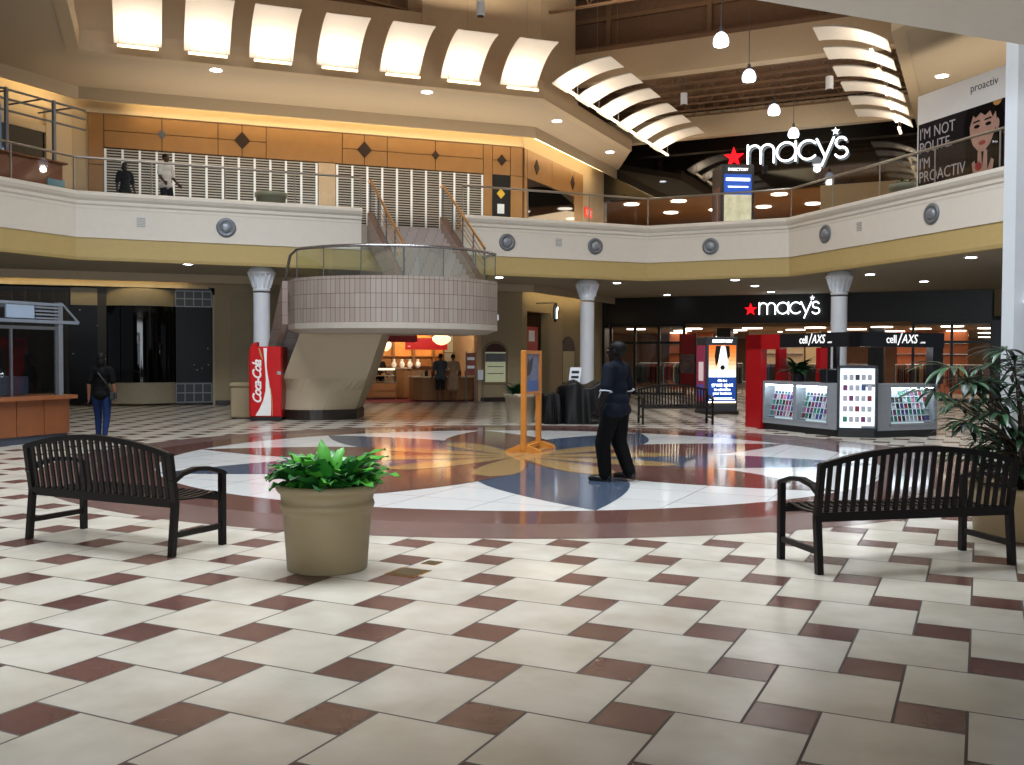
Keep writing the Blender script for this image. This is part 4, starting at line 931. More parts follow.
R1 = math.atan2(S1[1]-S0[1], S1[0]-S0[0]); n1 = Vector((sin(R1), -cos(R1)))
OFF0 = Vector(S0)+n1*.86; OFF1 = Vector(S1)+n1*.86
for i, px in enumerate((138, 208, 273, 340, 403, 464, 523)):
    p = onL(px, 70, OFF0, OFF1); s = (Vector((p.x, p.y))-OFF0).dot(Vector((cos(R1), sin(R1))))
    sail('curved white lit panel over the upper balcony, %s from the left' % ORD[i], S0, R1, s, 'lit panels along the upper bulkhead')
RV = rad(64.2)
for i, (px, py) in enumerate(((571, 93), (592, 107), (613, 119.5), (631.5, 132), (646, 142), (660, 152))):
    p = atZ(px, py, 9.94); s = (Vector((p.x, p.y))-Vector(S1)).dot(Vector((VX, VY)))-.6
    sail('curved white lit panel on the left of the concourse, %s going away' % ORD[i], S1, RV, s, 'lit panels left of the concourse', 1.2, 1, .68, 34, 3.4)
for i, (px, py) in enumerate(((812.7, 27.5), (822.6, 48), (832.3, 66.7), (840, 82.4), (846.3, 96.9), (853, 109.8))):
    p = atZ(px, py, 10.52); s = (Vector((p.x, p.y))-Vector(S3)).dot(Vector((VX, VY)))+.6
    sail('curved white lit panel on the right of the concourse, %s going away' % ORD[i], S3, RV, s, 'lit panels right of the concourse', 1.2, -1, .2, 34, 3.4)

# ------------------------------------------------------------------ pendants, cans, downlights
def high_bay(i, px, py, Y):
    p = atY(px, py, Y); t = thing('high_bay_lamp', 'bright domed lamp hanging over the concourse, %s going away' % ORD[i], 'lamp', p, 0, 'domed lamps over the concourse')
    g = MB(); g.lathe([(.03, .2), (.08, .19), (.15, .13), (.2, .02), (.21, -.08), (.19, -.13)], n=18); g.build('shade', mat('dome_glass', 'e6ecf2', .2, emit=2.2, ecol='eaf2ff'), t)
    g = MB(); g.lathe([(.17, -.15), (.19, -.12)], n=18); g.build('lens', lampc, t)
    g = MB(); g.lathe([(.05, .2), (.05, .32), (.03, .36)], n=10); g.build('socket', greym, t)
    g = MB(); g.tube([(0, 0, .34), (0, 0, (15.2 if i < 1 else 11.9)-p.z)], .012, 6); g.build('cord', greym, t)
    point('bay_light', p-Vector((0, 0, .3)), 45, (1, .95, .88), .15)
for i, a in enumerate(((721, 40, 25.6), (749, 76, 29.2), (774, 110, 33.0), (793.5, 133, 36.4))): high_bay(i, *a)
def can(px, py, Y, lab):
    p = atY(px, py, Y); t = thing('cylinder_light', lab, 'light', p)
    g = MB(); g.lathe([(.12, -.2), (.12, .2)], n=16); g.build('body', white, t); g = MB(); g.lathe([(.1, -.21), (.1, -.195)], n=16); g.build('opening', black, t)
    g = MB(); g.tube([(0, 0, .2), (0, 0, 15.2-p.z if Y < 30 else 12-p.z)], .015, 6); g.build('stem', greym, t)
can(480.5, 9, 27.5, 'white cylinder light hanging above the sixth lit panel'); can(684, 99, 34, 'white cylinder light hanging under the concourse joists on the left'); can(829.5, 83, 31, 'white cylinder light hanging beside the right row of panels')
def down(px, py, z, lab, grp, r=.14, W=0):
    p = atZ(px, py, z); t = thing('downlight', lab, 'downlight', (p.x, p.y, z), 0, grp)
    g = MB(); g.lathe([(r, -.012), (r, .0)], n=18); g.build('lens', lampc, t)
    g = MB(); n_ = 20; vs = [(rr*cos(2*pi*i/n_), rr*sin(2*pi*i/n_), -.016) for rr in (r, r+.035) for i in range(n_)]; g.add(vs, [(i, n_+i, n_+(i+1) % n_, (i+1) % n_) for i in range(n_)]); g.build('ring', white, t)
    if W: spot('downlight_beam', (p.x, p.y, z-.03), (p.x, p.y, 0), W, 1.7, (1, .9, .75))
for i, (x, y) in enumerate(((216, 70), (427, 92), (557, 121), (610, 152))): down(x, y, ZS, 'recessed downlight in the upper soffit, %s from the left' % ORD[i], 'downlights in the upper soffit', .16, 60)
down(942, 76, ZS, 'recessed downlight above the tall poster board', None, .17, 60)
for i, (x, y) in enumerate(((188, 264), (499, 277.5), (617, 283), (667, 295), (735, 280), (755, 286), (771, 292), (870, 274.5), (924, 281.5), (971, 257.5))):
    down(x, y, ZC, 'recessed downlight in the lower ceiling, %s from the left' % ORD[i], 'downlights in the lower ceiling', .13, 25)
# round speakers and square vents on the balcony front
def onfront(px, py):
    best = None
    for P, Q in ((L0, A), (A, B), (B, C), (C, D2)):
        p = onL(px, py, P, Q); d = Vector((Q[0]-P[0], Q[1]-P[1])); k = ((p.x-P[0])*d.x+(p.y-P[1])*d.y)/d.length_squared
        if -.001 <= k <= 1.001 and p.y > 0 and (best is None or p.y < best[0].y): best = (p, math.atan2(d.y, d.x))
    return best
spkm = mat('speaker_grey', '7e848c', .4, .5)
for i, (x, y) in enumerate(((226, 228), (506.5, 242.5), (594.5, 246.5), (711, 246.5), (827, 234), (933.5, 214))):
    p, R_ = onfront(x, y); nn = Vector((sin(R_), -cos(R_), 0)); t = thing('round_speaker', 'round grey wall speaker on the balcony front, %s from the left' % ORD[i], 'speaker', p+nn*.035, R_, 'speakers on the balcony front')
    def ly(prof): return [(r, z) for r, z in prof]
    g = MB(); g.M = Matrix.Rotation(pi/2, 4, 'X'); g.lathe([(.27, -.01), (.27, .04), (.24, .07), (.17, .06), (.16, .05)], n=26); g.build('housing', spkm, t)
    g = MB(); g.M = Matrix.Rotation(pi/2, 4, 'X'); g.lathe([(.15, .045), (.13, .085), (.07, .1), (.02, .105)], n=22); g.build('grille', mat('speaker_mid', '9aa1aa', .4, .5), t)
for i, (x, y) in enumerate(((141, 223), (558, 243), (861, 227))):
    p, R_ = onfront(x, y); nn = Vector((sin(R_), -cos(R_), 0)); t = thing('wall_vent', 'small square pale vent on the balcony front, %s from the left' % ORD[i], 'vent', p+nn*.035, R_, 'vents on the balcony front')
    g = MB(); g.b2(-.14, .14, -.02, .01, -.14, .14); g.build('frame', cream, t)
    g = MB(); [g.b2(-.11, .11, -.03, -.02, -.11+.044*k, -.09+.044*k) for k in range(6)]; g.build('louvre', mat('vent_grey', 'aab0b6', .5), t)
# ------------------------------------------------------------------ benches
benchm = mat('bench_black', '0d0807', .38, var=.1, spec=.3)
def make_bench(label, loc, rz, W=1.70):
    t = thing('bench', label, 'bench', loc, rz, None); h = W/2; NSL = 22
    def top(x): return .825+.115*(1-(x/h)**2)
    for s in (-1, 1):
        g = MB(); g.bar((s*h, -.01, 0), (s*h, .03, .44), .05, .05); g.bar((s*h, .03, .42), (s*h, -.03, .84), .05, .045); g.build('leg', benchm, t)
        g = MB(); g.bar((s*h, .57, 0), (s*h, .57, .625), .05, .05); g.build('leg', benchm, t)
        g = MB(); pa = [(s*h, -.02+.0, .60), (s*h, .1, .665), (s*h, .25, .69), (s*h, .40, .68), (s*h, .57, .63), (s*h, .595, .61)]
        for a, b in zip(pa, pa[1:]): g.bar(a, b, .055, .035)
        g.build('armrest', benchm, t)
        g = MB(); g.bar((s*h, .0, .17), (s*h, .57, .17), .035, .045); g.build('stretcher', benchm, t)
    def yb(z): return .03-.06*(z-.44)/.42
    g = MB(); pa = [(x, yb(top(x)), top(x)) for x in [-h+W*i/20 for i in range(21)]]
    for a, b in zip(pa, pa[1:]): g.bar(a, b, .05, .045)
    g.bar((-h, .03, .44), (h, .03, .44), .05, .05); g.build('back_frame', benchm, t)
    for i in range(NSL):
        x = -h+W*(i+1)/(NSL+1); g = MB(); g.bar((x, yb(.45), .45), (x, yb(top(x)), top(x)-.015), .012, .036); 
        g = MB(); g.M = Matrix.Translation((x, 0, 0))
        z1 = top(x)-.015; g.add([(-.019, .02, .44), (.019, .02, .44), (.019, yb(z1)-.01, z1), (-.019, yb(z1)-.01, z1), (-.019, .036, .44), (.019, .036, .44), (.019, yb(z1)+.006, z1), (-.019, yb(z1)+.006, z1)], [(0, 1, 2, 3), (7, 6, 5, 4), (0, 4, 5, 1), (1, 5, 6, 2), (3, 2, 6, 7), (0, 3, 7, 4)])
        g.build('back_slat', benchm, t)
    for s in (.05, .56): g = MB(); g.bar((-h, s, .415), (h, s, .415), .05, .05); g.build('seat_rail', benchm, t)
    for i in range(NSL):
        x = -h+W*(i+1)/(NSL+1); g = MB(); pa = [(x, .03, .46), (x, .12, .445), (x, .3, .435), (x, .45, .445), (x, .55, .46), (x, .6, .44), (x, .615, .40)]
        for a, b in zip(pa, pa[1:]): g.bar(a, b, .038, .014)
        g.build('seat_slat', benchm, t)
    return t
bl = make_bench('black slatted metal bench seen from behind, left of the large potted plant', ((-4.303-2.727)/2, (8.583+7.814)/2, 0), rad(-26))
dup(bl, ((2.346+3.956)/2, (7.291+7.659)/2, 0), rad(13.2), 'black slatted metal bench seen from behind, beside the palm planter')
dup(bl, (3.98, 23.95, 0), rad(183), 'black slatted metal bench facing us far off, before the store and the advertising display')

# ------------------------------------------------------------------ potted plants
potm = mat('pot_clay', '8f7f60', .55, var=.05, scale=4)
def leaf(mb, base, az, el, L, W, curl, m, wav=.0, droop=1.2, seg=7):
    """Arching strap leaf with wavy rim."""
    d = Vector((cos(az), sin(az), 0)); sd = Vector((-sin(az), cos(az), 0)); p = Vector(base); a = el; pts = []
    for i in range(seg+1):
        t = i/seg; w = W*(sin(pi*min(1, .08+t*.92))**.7)*(1 if t < .95 else .25)
        up = Vector((0, 0, 1))*cos(a)-d*sin(a); ru = wav*(1 if i % 2 else -1)
        pts.append((p-sd*w+up*(curl*w+ru), p.copy(), p+sd*w+up*(curl*w-ru)))
        p = p+(d*cos(a)+Vector((0, 0, 1))*sin(a))*(L/seg); a -= droop/seg
    vs = [q for r in pts for q in r]; fs = []
    for i in range(seg): fs += [(3*i, 3*i+1, 3*i+4, 3*i+3), (3*i+1, 3*i+2, 3*i+5, 3*i+4)]
    mb.add(vs, fs, m, True)
t = thing('potted_plant', 'leafy green plant in a large tan pot standing on the foreground tiles', 'potted plant', (-1.42, 7.44, 0))
g = MB(); g.lathe([(.29, 0), (.305, .012), (.335, .42), (.345, .47), (.355, .475), (.362, .50), (.355, .525), (.35, .53), (.355, .585), (.375, .60), (.39, .625), (.385, .65), (.36, .662), (.335, .655), (.33, .60), (.1, .59)], n=48); g.build('pot', potm, t)
g = MB(); g.lathe([(.01, .585), (.335, .59), (.33, .60), (.02, .62)], n=24); g.build('soil', soil, t)
lv = [leafm, mat('leaf_bright', '4a9a30', .35, var=.25, scale=9), mat('leaf_deep', '1f5a26', .35, var=.25, scale=9)]
g = MB(); R = random.Random(11)
for i in range(120):
    az = 2*pi*i*.618+R.uniform(-.3, .3); k = R.random(); r = .05+.2*R.random()
    leaf(g, (r*cos(az), r*sin(az), .60), az, .62+.85*k, .24+.15*R.random(), .062+.03*R.random(), .35, lv[i % 3], .012, .85+.5*R.random())
for az, el, L in ((2.0, 1.50, .42), (.3, 1.0, .52), (.6, .85, .5), (-.1, .9, .52), (2.6, 1.2, .36), (-2.2, 1.3, .36), (1.2, 1.35, .38), (-.6, .75, .5), (3.3, .6, .42)): leaf(g, (.05*cos(az), .05*sin(az), .60), az, el, L, .06, .35, lv[1], .01, .8)
g.build('foliage', leafm, t)
def bush(name, label, loc, r, h, pot, fol_h, seed, nleaf=70, m=leafd, potc=None, z0=0):
    t = thing(name, label, 'potted plant', loc); g = MB()
    g.lathe([(r*.8, 0), (r*.98, h*.85), (r*1.06, h*.86), (r*1.08, h), (r*.95, h), (r*.9, h*.92), (.05, h*.92)], n=28); g.build('pot', potc or potm, t)
    g = MB(); R = random.Random(seed)
    for i in range(nleaf):
        az = R.uniform(0, 2*pi); rr = r*.6*R.random(); leaf(g, (rr*cos(az), rr*sin(az), h*.92), az, R.uniform(.5, 1.5), fol_h*R.uniform(.6, 1.1), fol_h*.12, .3, m, .004, 1.4, 5)
    g.build('foliage', m, t); return t
bush('potted_plant', 'low green plant in a pale round pot behind the wooden poster stand', (.22, 24.0, 0), .40, .72, potm, .5, 3, potc=mat('pot_pale', '9c907a', .55))
up = atY(271, 195, 28.9); bush('potted_plant', 'grey green pot standing in front of the wide gate upstairs', (up.x, up.y, ZF), .44, .95, potm, .15, 4, 20, potc=mat('pot_sage', '8d917d', .5))
up = atY(906, 180, 27.2); bush('potted_plant', 'grey green pot beside the tall poster board upstairs', (up.x, up.y, ZF), .42, .98, potm, .35, 5, 40, potc=MATS['pot_sage'])
# palm at the right edge
t = thing('potted_palm', 'dark green fan palm in a tan planter at the right edge by the white tower', 'potted plant', (4.86, 8.93, 0))
g = MB(); g.lathe([(.50, 0), (.53, .01), (.56, .40), (.60, .41), (.61, .47), (.55, .48), (.54, .42), (.05, .42)], n=40); g.build('planter', mat('planter_tan', 'a08a68', .5), t)
g = MB(); g.lathe([(.01, .40), (.54, .425), (.3, .44), (.02, .45)], n=24); g.build('soil', soil, t)
pf = [(952, 368, 8.6, .52, 2.9), (935, 392, 8.7, .4, 3.3), (986, 386, 8.8, .46, 2.4), (1006, 350, 8.9, .42, 1.9), (1003, 415, 8.5, .46, 2.9), (968, 428, 8.6, .38, 3.6), (1018, 385, 8.7, .45, .6), (1020, 440, 8.6, .45, -.3), (985, 452, 8.5, .40, 3.4), (1012, 470, 8.6, .38, 2.9), (960, 455, 8.9, .33, 3.9), (1035, 410, 8.8, .5, .3), (1045, 360, 9.0, .5, .8), (1040, 460, 8.9, .45, -.4), (1000, 440, 9.1, .45, 2.4), (990, 415, 9.2, .45, 2.2), (1022, 480, 8.7, .35, 4.4)]
R = random.Random(9)
for _ in range(26): pf.append((R.uniform(958, 1050), R.uniform(355, 480), R.uniform(8.55, 9.3), R.uniform(.32, .44), R.uniform(0, 6.28)))
stems = MB(); fr = MB(); R = random.Random(5); palmm = [mat('palm_a', '23402b', .35, var=.2, scale=8), mat('palm_b', '35583b', .35, var=.2, scale=8), mat('palm_c', '182c1e', .4, var=.2, scale=8)]
for i, (px, py, Y, L, az0) in enumerate(pf):
    p = atY(px, py, Y)-Vector((4.86, 8.93, 0)); b = Vector((R.uniform(-.2, .15), R.uniform(-.2, .15), .43)); mid = b+(p-b)*.45+Vector((0, 0, .18))*(1 if p.z > .8 else .4)
    stems.tube([b, b+(mid-b)*.5+Vector((0, 0, .06)), mid, p], [.016, .014, .010, .006], 6)
    nl = 11
    for k in range(nl):
        a = az0+(k-(nl-1)/2)*.36; el = R.uniform(.1, .55)-.12*abs(k-(nl-1)/2)*.5; leaf(fr, p, a, el, L*(1-.05*abs(k-(nl-1)/2))*R.uniform(.8, 1.05), .024, .25, palmm[(i+k) % 3] if px > 960 or k % 2 else palmm[1], 0, .95, 6)
for (bx_, by_, tx_, ty_, tz_) in ((-.12, -.1, -.2, -.05, 1.25), (.1, .0, .12, .02, 1.4), (-.02, .12, -.35, .0, .95)):
    stems.tube([(bx_, by_, .43), ((bx_+tx_)/2, (by_+ty_)/2, .43+(tz_-.43)*.5), (tx_, ty_, tz_)], [.028, .024, .018], 8)
stems.build('stems', stemm, t); fr.build('fronds', palmm[0], t)

# ------------------------------------------------------------------ wooden poster stand
P0_, P1_ = Vector((.20, 16.38, 0)), Vector((.475, 17.25, 0)); dd = (P1_-P0_); sr = math.atan2(dd.y, dd.x); wdt = dd.length
t = thing('poster_stand', 'tall orange wooden two-legged poster stand in the middle of the medallion', 'poster stand', P0_, sr)
for x in (0, wdt):
    g = MB(); g.rbox(x-.045, x+.045, -.045, .045, .04, 1.74, .008); g.build('post', standwood, t)
    g = MB(); g.slab((x-.035, 0, 0), (0, 1, 0), (0, 0, 1), [(-.32, 0), (.32, 0), (.30, .05), (.09, .13), (-.09, .13), (-.30, .05)], .07); g.build('foot', standwood, t)
g = MB(); g.b2(.05, wdt-.05, -.035, .035, 1.68, 1.74); g.build('rail', standwood, t)
g = MB(); g.b2(.05, wdt-.05, -.035, .035, .98, 1.03); g.build('rail', standwood, t)
g = MB(); g.b2(.05, wdt-.05, -.03, .03, .05, .11); g.build('rail', standwood, t)
postm = mat('poster_blue', '5a6d8c', .35, var=.8, scale=6)
g = MB(); g.b2(.05, wdt-.05, -.012, .012, 1.03, 1.68); g.build('poster', postm, t)
g = MB(); g.b2(.06, wdt-.06, -.016, -.012, 1.03, 1.22); g.build('poster_sea', mat('poster_sea', '2b62a8', .3, var=.4, scale=20), t)
g = MB(); g.slab((.1, -.014, 1.3), (1, 0, 0), (0, 0, 1), [(.0, 0), (.2, .02), (.33, .1), (.4, .3), (.3, .33), (.2, .22), (.12, .3), (.05, .18)], .003); g.build('poster_shape', mat('poster_dark', '20242c', .4), t)

# ------------------------------------------------------------------ cola machine and bin
CR = rad(3)
t = thing('vending_machine', 'red cola vending machine with white wave in front of a white column', 'vending machine', (-6.12, 24.15, 0), CR)
cola = mat('cola_red', 'c30a12', .25); colad = mat('cola_dark', '8a0a10', .35); colaw = mat('cola_white', 'f2f0ee', .3)
g = MB(); g.rbox(-.42, .36, .08, .85, .07, 1.86, .02); g.build('cabinet', colad, t)
g = MB(); g.slab((-.46, .40, 0), (1, 0, 0), (0, 0, 1), [(0, .1), (.2, .1), (.2, 1.97), (.10, 1.93), (.03, 1.84), (0, 1.7)], .3); g.build('side_fairing', cola, t)
g = MB(); g.rbox(-.42, .36, .0, .08, .10, 1.86, .02); g.build('door', cola, t)
g = MB(); g.b2(-.40, .34, .03, .8, 0, .1); g.build('kick_base', black, t)
W_ = [(-.08, 1.82), (.01, 1.82), (-.0, 1.62), (.0, 1.35), (.035, 1.1), (.08, .85), (.105, .6), (.11, .35), (.10, .13), (-.28, .13), (-.18, .3), (-.09, .5), (-.03, .75), (-.02, 1.0), (-.035, 1.3), (-.06, 1.6)]
g = MB(); g.slab((0, -.003, 0), (1, 0, 0), (0, 0, 1), W_, .003); g.build('wave', colaw, t)
g = MB(); g.slab((0, -.0035, 0), (1, 0, 0), (0, 0, 1), [(.02, 1.05), (.10, .8), (.14, .5), (.145, .13), (.13, .13), (.125, .5), (.085, .8)], .003); g.slab((0, -.0035, 0), (1, 0, 0), (0, 0, 1), [(-.2, 1.82), (-.17, 1.82), (-.12, 1.65), (-.09, 1.5), (-.15, 1.62)], .003); g.build('gold_line', mat('cola_gold', 'b49a5a', .4), t)
text('lettering', 'Coca-Cola', .30, colaw, t, (-.14, -.004, .97), (pi/2, -pi/2, 0), .002, 'CENTER', .35, .82, .008, 1.0)
g = MB(); g.b2(.26, .35, -.012, 0, 1.16, 1.24); g.build('coin_slot', chrome, t)
g = MB(); g.b2(-.475, -.46, .15, .2, 1.05, 1.1); g.build('lock', chrome, t)
t = thing('litter_bin', 'beige square litter bin left of the cola machine', 'bin', (-6.98, 25.05, 0), rad(3))
g = MB(); g.rbox(-.25, .25, -.25, .25, .03, .82, .03); g.build('body', mat('bin_beige', '97886a', .5), t); g = MB(); g.rbox(-.28, .28, -.28, .28, .82, .93, .03); g.build('lid', MATS['bin_beige'], t); g = MB(); g.b2(-.22, .22, -.22, .22, 0, .03); g.build('base', darkbase, t)

# ------------------------------------------------------------------ black draped furniture
drapem = mat('drape_black', '060607', .42, var=.1, spec=.3)
def drape(nm, label, loc, rz, sx, sy, h, seed, tops):
    t = thing(nm, label, 'cover', loc, rz); g = MB(); R = random.Random(seed); ph = [R.uniform(0, 6.28) for _ in range(4)]
    NA, NV = 96, 14
    def pt(u, v):
        a = 2*pi*u; c, s_ = cos(a), sin(a); k = (abs(c)**4+abs(s_)**4)**-.25
        vv = v if v < .7 else .7+(v-.7)*1.0
        if v <= .7:
            q = v/.7; fl = (1.10-.10*q); ruf = (1-q)*.03+.008; fo = ruf*(sin(11*a+ph[0])+.6*sin(19*a+ph[1]+2*q)); z = (h-.03*(1+sin(3*a+ph[2])))*q
        else:
            q = (v-.7)/.3; fl = 1-q*.98; fo = .012*sin(7*a+ph[3]); z = h-.03*(1+sin(3*a+ph[2]))*(1-q)
        x, y = (sx*k*fl*c+fo*c), (sy*k*fl*s_+fo*s_)
        for tx, w, hh in tops: z += hh*math.exp(-((x-tx)/w)**2)*min(1, (v/.7))**1.5
        return (x, y, max(z, .004))
    g.sheet(pt, NA, NV*2, drapem); g.build('cloth', drapem, t); return t
dr = drape('furniture_cover', 'tall black cloth draped over bulky furniture in front of a white column', (1.85, 23.95, 0), rad(3), .72, .55, .93, 2, [(-.35, .18, .15), (.3, .2, .13), (.62, .1, .05)])
g = MB(); g.slab((.20, -.66, .52), (.5, 0, -.1), (.2, 0, 1), [(0, 0), (.09, 0), (.09, .14), (0, .14)], .004); g.build('tag', white, dr)
drape('furniture_cover', 'low black cloth cover left of the taller black draped furniture', (.98, 23.80, 0), rad(6), .24, .42, .72, 4, [(-.05, .15, .05)])
t = thing('notice_stand', 'small white sloping notice standing behind the black covers', 'sign', (1.62, 25.6, 0), 0)
g = MB(); g.tube([(0, 0, 0), (0, 0, .9)], .02, 6); g.box((0, 0, .015), (.3, .3, .03)); g.build('stand', greym, t); g = MB(); g.slab((-.14, -.02, .85), (1, 0, 0), (.12, .1, 1), [(0, 0), (.3, 0), (.3, .5), (0, .5)], .015); g.build('board', white, t)
g = MB(); [g.slab((-.14, -.036, .85), (1, 0, 0), (.12, .1, 1), [(.05, .08+.13*k), (.25, .08+.13*k), (.25, .15+.13*k), (.05, .15+.13*k)], .004) for k in range(3)]; g.build('print', black, t)

# ------------------------------------------------------------------ advertising displays
adgrey = mat('display_grey', '4b4d52', .4, .4)
lit1 = lambda n, c, e=.9: mat(n, c, .3, emit=e, var=.02)
t = thing('advertising_display', 'tall grey lit display with a horse poster behind the far bench', 'display', (6.02, 27.75, 0), rad(8))
hw = .47; Hd = 2.22
g = MB(); g.rbox(-hw, hw, 0, .9, 0, Hd, .03); g.build('cabinet', adgrey, t)
g = MB(); g.b2(-hw*.86, hw*.86, -.02, 0, .36, 1.98); g.build('poster_field', lit1('ad_blue', '20489a', .5), t)
g = MB()
for k in range(8): z = 1.06+.92*k/8; g.b2(-hw*.86, hw*.86, -.024, -.02, z, z+.115, lit1('ad_or%d' % k, ['ffffff', 'ffeedd', 'ffd9b5', 'fdbf8c', 'f8a668', 'f3904a', 'ee7f38', 'e8702c'][k], .8))
g.build('poster_sky', None, t)
g = MB(); g.slab((0, -.03, 1.06), (1, 0, 0), (0, 0, 1), [(-.17, 0), (.2, 0), (.13, .25), (.17, .45), (.15, .75), (.06, .9), (-.04, .9), (-.13, .7), (-.12, .45), (-.1, .3)], .004); g.build('horse_head', lit1('ad_white', 'ffffff', .9), t)
g = MB(); g.slab((0, -.033, 1.06), (1, 0, 0), (0, 0, 1), [(-.2, .3), (-.13, .45), (-.05, .9), (-.2, .9), (-.24, .6)], .003); g.slab((0, -.033, 1.06), (1, 0, 0), (0, 0, 1), [(.08, .9), (.15, .5), (.22, .62), (.2, .9)], .003); g.slab((0, -.036, 1.34), (1, 0, 0), (0, 0, 1), [(.07*cos(rad(a)), .07*sin(rad(a))) for a in range(0, 360, 30)], .003); g.build('horse_mane', mat('ad_black', '1b1412', .5), t)
for txt, sz, z in (('this is a', .09, .94), ('great spot', .155, .80), ('to advertise', .10, .68), ('your business', .10, .57)): text('lettering', txt, sz, signw, t, (0, -.026, z), ext=.002, bold=.003)
g = MB(); g.b2(-.3, .3, -.024, -.02, .46, .475, signw); g.b2(-.38, .38, -.024, -.02, .42, .43, signw); g.build('small_print', signw, t)
g = MB(); g.b2(-hw*.86, hw*.86, -.024, -.018, .33, .37); g.build('lower_strip', lampw, t)
text('lettering', 'DIRECTORY', .11, signw, t, (0, -.012, 2.06), ext=.004, bold=.004)
g = MB(); g.b2(-hw-.02, -hw, .12, .8, .36, 1.98, lit1('ad_side', '8d2a4a', .35)); g.b2(-hw-.025, -hw-.02, .2, .6, .95, 1.5, lit1('ad_side_w', 'd8c8c8', .5)); g.b2(-hw-.025, -hw-.02, .2, .7, .5, .85, lit1('ad_side_b', '4a4a9a', .4)); g.build('side_poster', None, t)
g = MB(); g.b2(-hw-.03, hw+.03, -.03, .93, 0, .09); g.build('plinth', darkbase, t)
# upstairs directory display
p = atY(722, 200, 33.3)
t = thing('advertising_display', 'grey lit directory display with a blue headed poster standing upstairs', 'display', (p.x, p.y, ZF), rad(4))
g = MB(); g.rbox(-.02, 1.12, 0, 1.2, 0, 2.75, .03); g.build('cabinet', adgrey, t)
g = MB(); g.b2(.07, 1.02, -.02, 0, .3, 1.7); g.build('poster_photo', mat('ad_photo', 'd9cf9f', .4, emit=.6, var=.9, scale=3), t)
g = MB(); g.b2(.07, 1.02, -.02, 0, 1.7, 2.4); g.build('poster_head', lit1('ad_blue2', '2c57b8', .7), t)
g = MB(); g.b2(.13, .96, -.026, -.02, 2.17, 2.27); g.b2(.2, .9, -.026, -.02, 1.95, 1.99); g.build('print', signw, t)
g = MB()
for k, (x, z, w, h_) in enumerate(((.12, .3, .3, .42), (.6, .3, .3, .35))): g.slab((x, -.026, z), (1, 0, 0), (0, 0, 1), [(0, 0), (w, 0), (w*.8, h_), (w*.2, h_)], .004)
g.build('poster_figures', lit1('ad_lightblue', '9cc0ea', .6), t)
text('lettering', 'DIRECTORY', .13, signw, t, (.55, -.012, 2.52), ext=.004)
g = MB(); g.b2(-.045, -.02, .1, .9, .25, 2.0, mat('ad_side2', '6b4a44', .4, emit=.1, var=.7, scale=3)); g.build('side_poster', None, t)
# tall white and black poster board upstairs at right
q0, q1 = onL(918, 97, pv(C, .95, .3, 1.2), pv(D, .95, .3, 1.2)), onL(1004, 71, pv(C, .95, .3, 1.2), pv(D, .95, .3, 1.2))
br_ = math.atan2(q1.y-q0.y, q1.x-q0.x); bw = (q1-q0).to_2d().length+.25; bh = q0.z-ZF
t = thing('poster_board', 'tall poster board with a dark haired woman behind the right balcony railing', 'poster board', (q0.x, q0.y, ZF), br_)
g = MB(); g.b2(0, bw, 0, .12, 0, bh); g.build('board', mat('board_white', 'eef0f2', .5, var=.01), t)
g = MB(); g.b2(.06, bw-.02, -.012, 0, .05, bh*.76); g.build('photo_field', mat('board_plum', '1a141c', .6, spec=.1), t)
PX = bw/2.62; bx0 = 0
skin_ = mat('poster_skin', 'b98f80', .5, var=.1); 
def ell(cx, cz, rx, rz_, y, n=22, a0=0, a1=360): return [(cx+rx*cos(rad(a0+(a1-a0)*i/n)), cz+rz_*sin(rad(a0+(a1-a0)*i/n))) for i in range(n)]
fx, fz = bw*.72, bh*.585
def Q(pts): return [(fx+1.4*a, fz+1.4*b) for a, b in pts]
def E_(cx, cz, rx, rz_, n=22): return Q([(cx+rx*cos(rad(360*i/n)), cz+rz_*sin(rad(360*i/n))) for i in range(n)])
def flat(g, pts, y): g.slab((0, y, 0), (1, 0, 0), (0, 0, 1), [(min(max(a, .07), bw-.03), min(max(b, .06), bh*.755)) for a, b in pts], .004)
g = MB(); flat(g, E_(.03, .06, .46, .56), -.018); flat(g, Q([(-.40, -1.2), (.7, -1.2), (.7, .1), (.2, .3), (-.38, .0)]), -.0185); g.build('hair', mat('board_hair', '070405', .7, spec=.08), t)
g = MB(); flat(g, Q([(-.29, .12), (-.27, -.1), (-.2, -.28), (-.06, -.42), (.06, -.43), (.2, -.32), (.3, -.12), (.34, .12), (.3, .36), (-.24, .34)]), -.024); flat(g, E_(.36, .0, .05, .1, 12), -.024)
flat(g, Q([(-.12, -1.2), (.22, -1.2), (.24, -.95), (.30, -.62), (.24, -.58), (.15, -.78), (.14, -.42), (.07, -.40), (.03, -.72), (-.0, -.42), (-.08, -.42), (-.08, -.74), (-.16, -.56), (-.22, -.60), (-.16, -.92)]), -.028); g.build('face_and_hand', skin_, t)
g = MB()
for s in (-.13, .14): flat(g, E_(s+.02, .04, .07, .032, 12), -.030); flat(g, Q([(s-.08, .11), (s+.1, .12), (s+.08, .15), (s-.06, .14)]), -.030)
flat(g, Q([(-.33, .48), (.4, .48), (.36, .26), (.26, .14), (.2, .26), (.08, .2), (-.02, .27), (-.14, .2), (-.2, .26), (-.28, .06)]), -.031); flat(g, Q([(.0, -.12), (.06, -.13), (.03, -.10)]), -.030); g.build('fringe_and_eyes', MATS['board_hair'], t)
g = MB(); flat(g, E_(.02, -.27, .085, .04, 12), -.031); flat(g, E_(-.06, -.68, .08, .08, 12), -.033); g.build('lips_and_ring', mat('board_red', 'a3262a', .4), t)
g = MB(); flat(g, E_(.36, .4, .1, .09, 10), -.034); g.build('flower', mat('board_gold', 'b98a3a', .5), t)
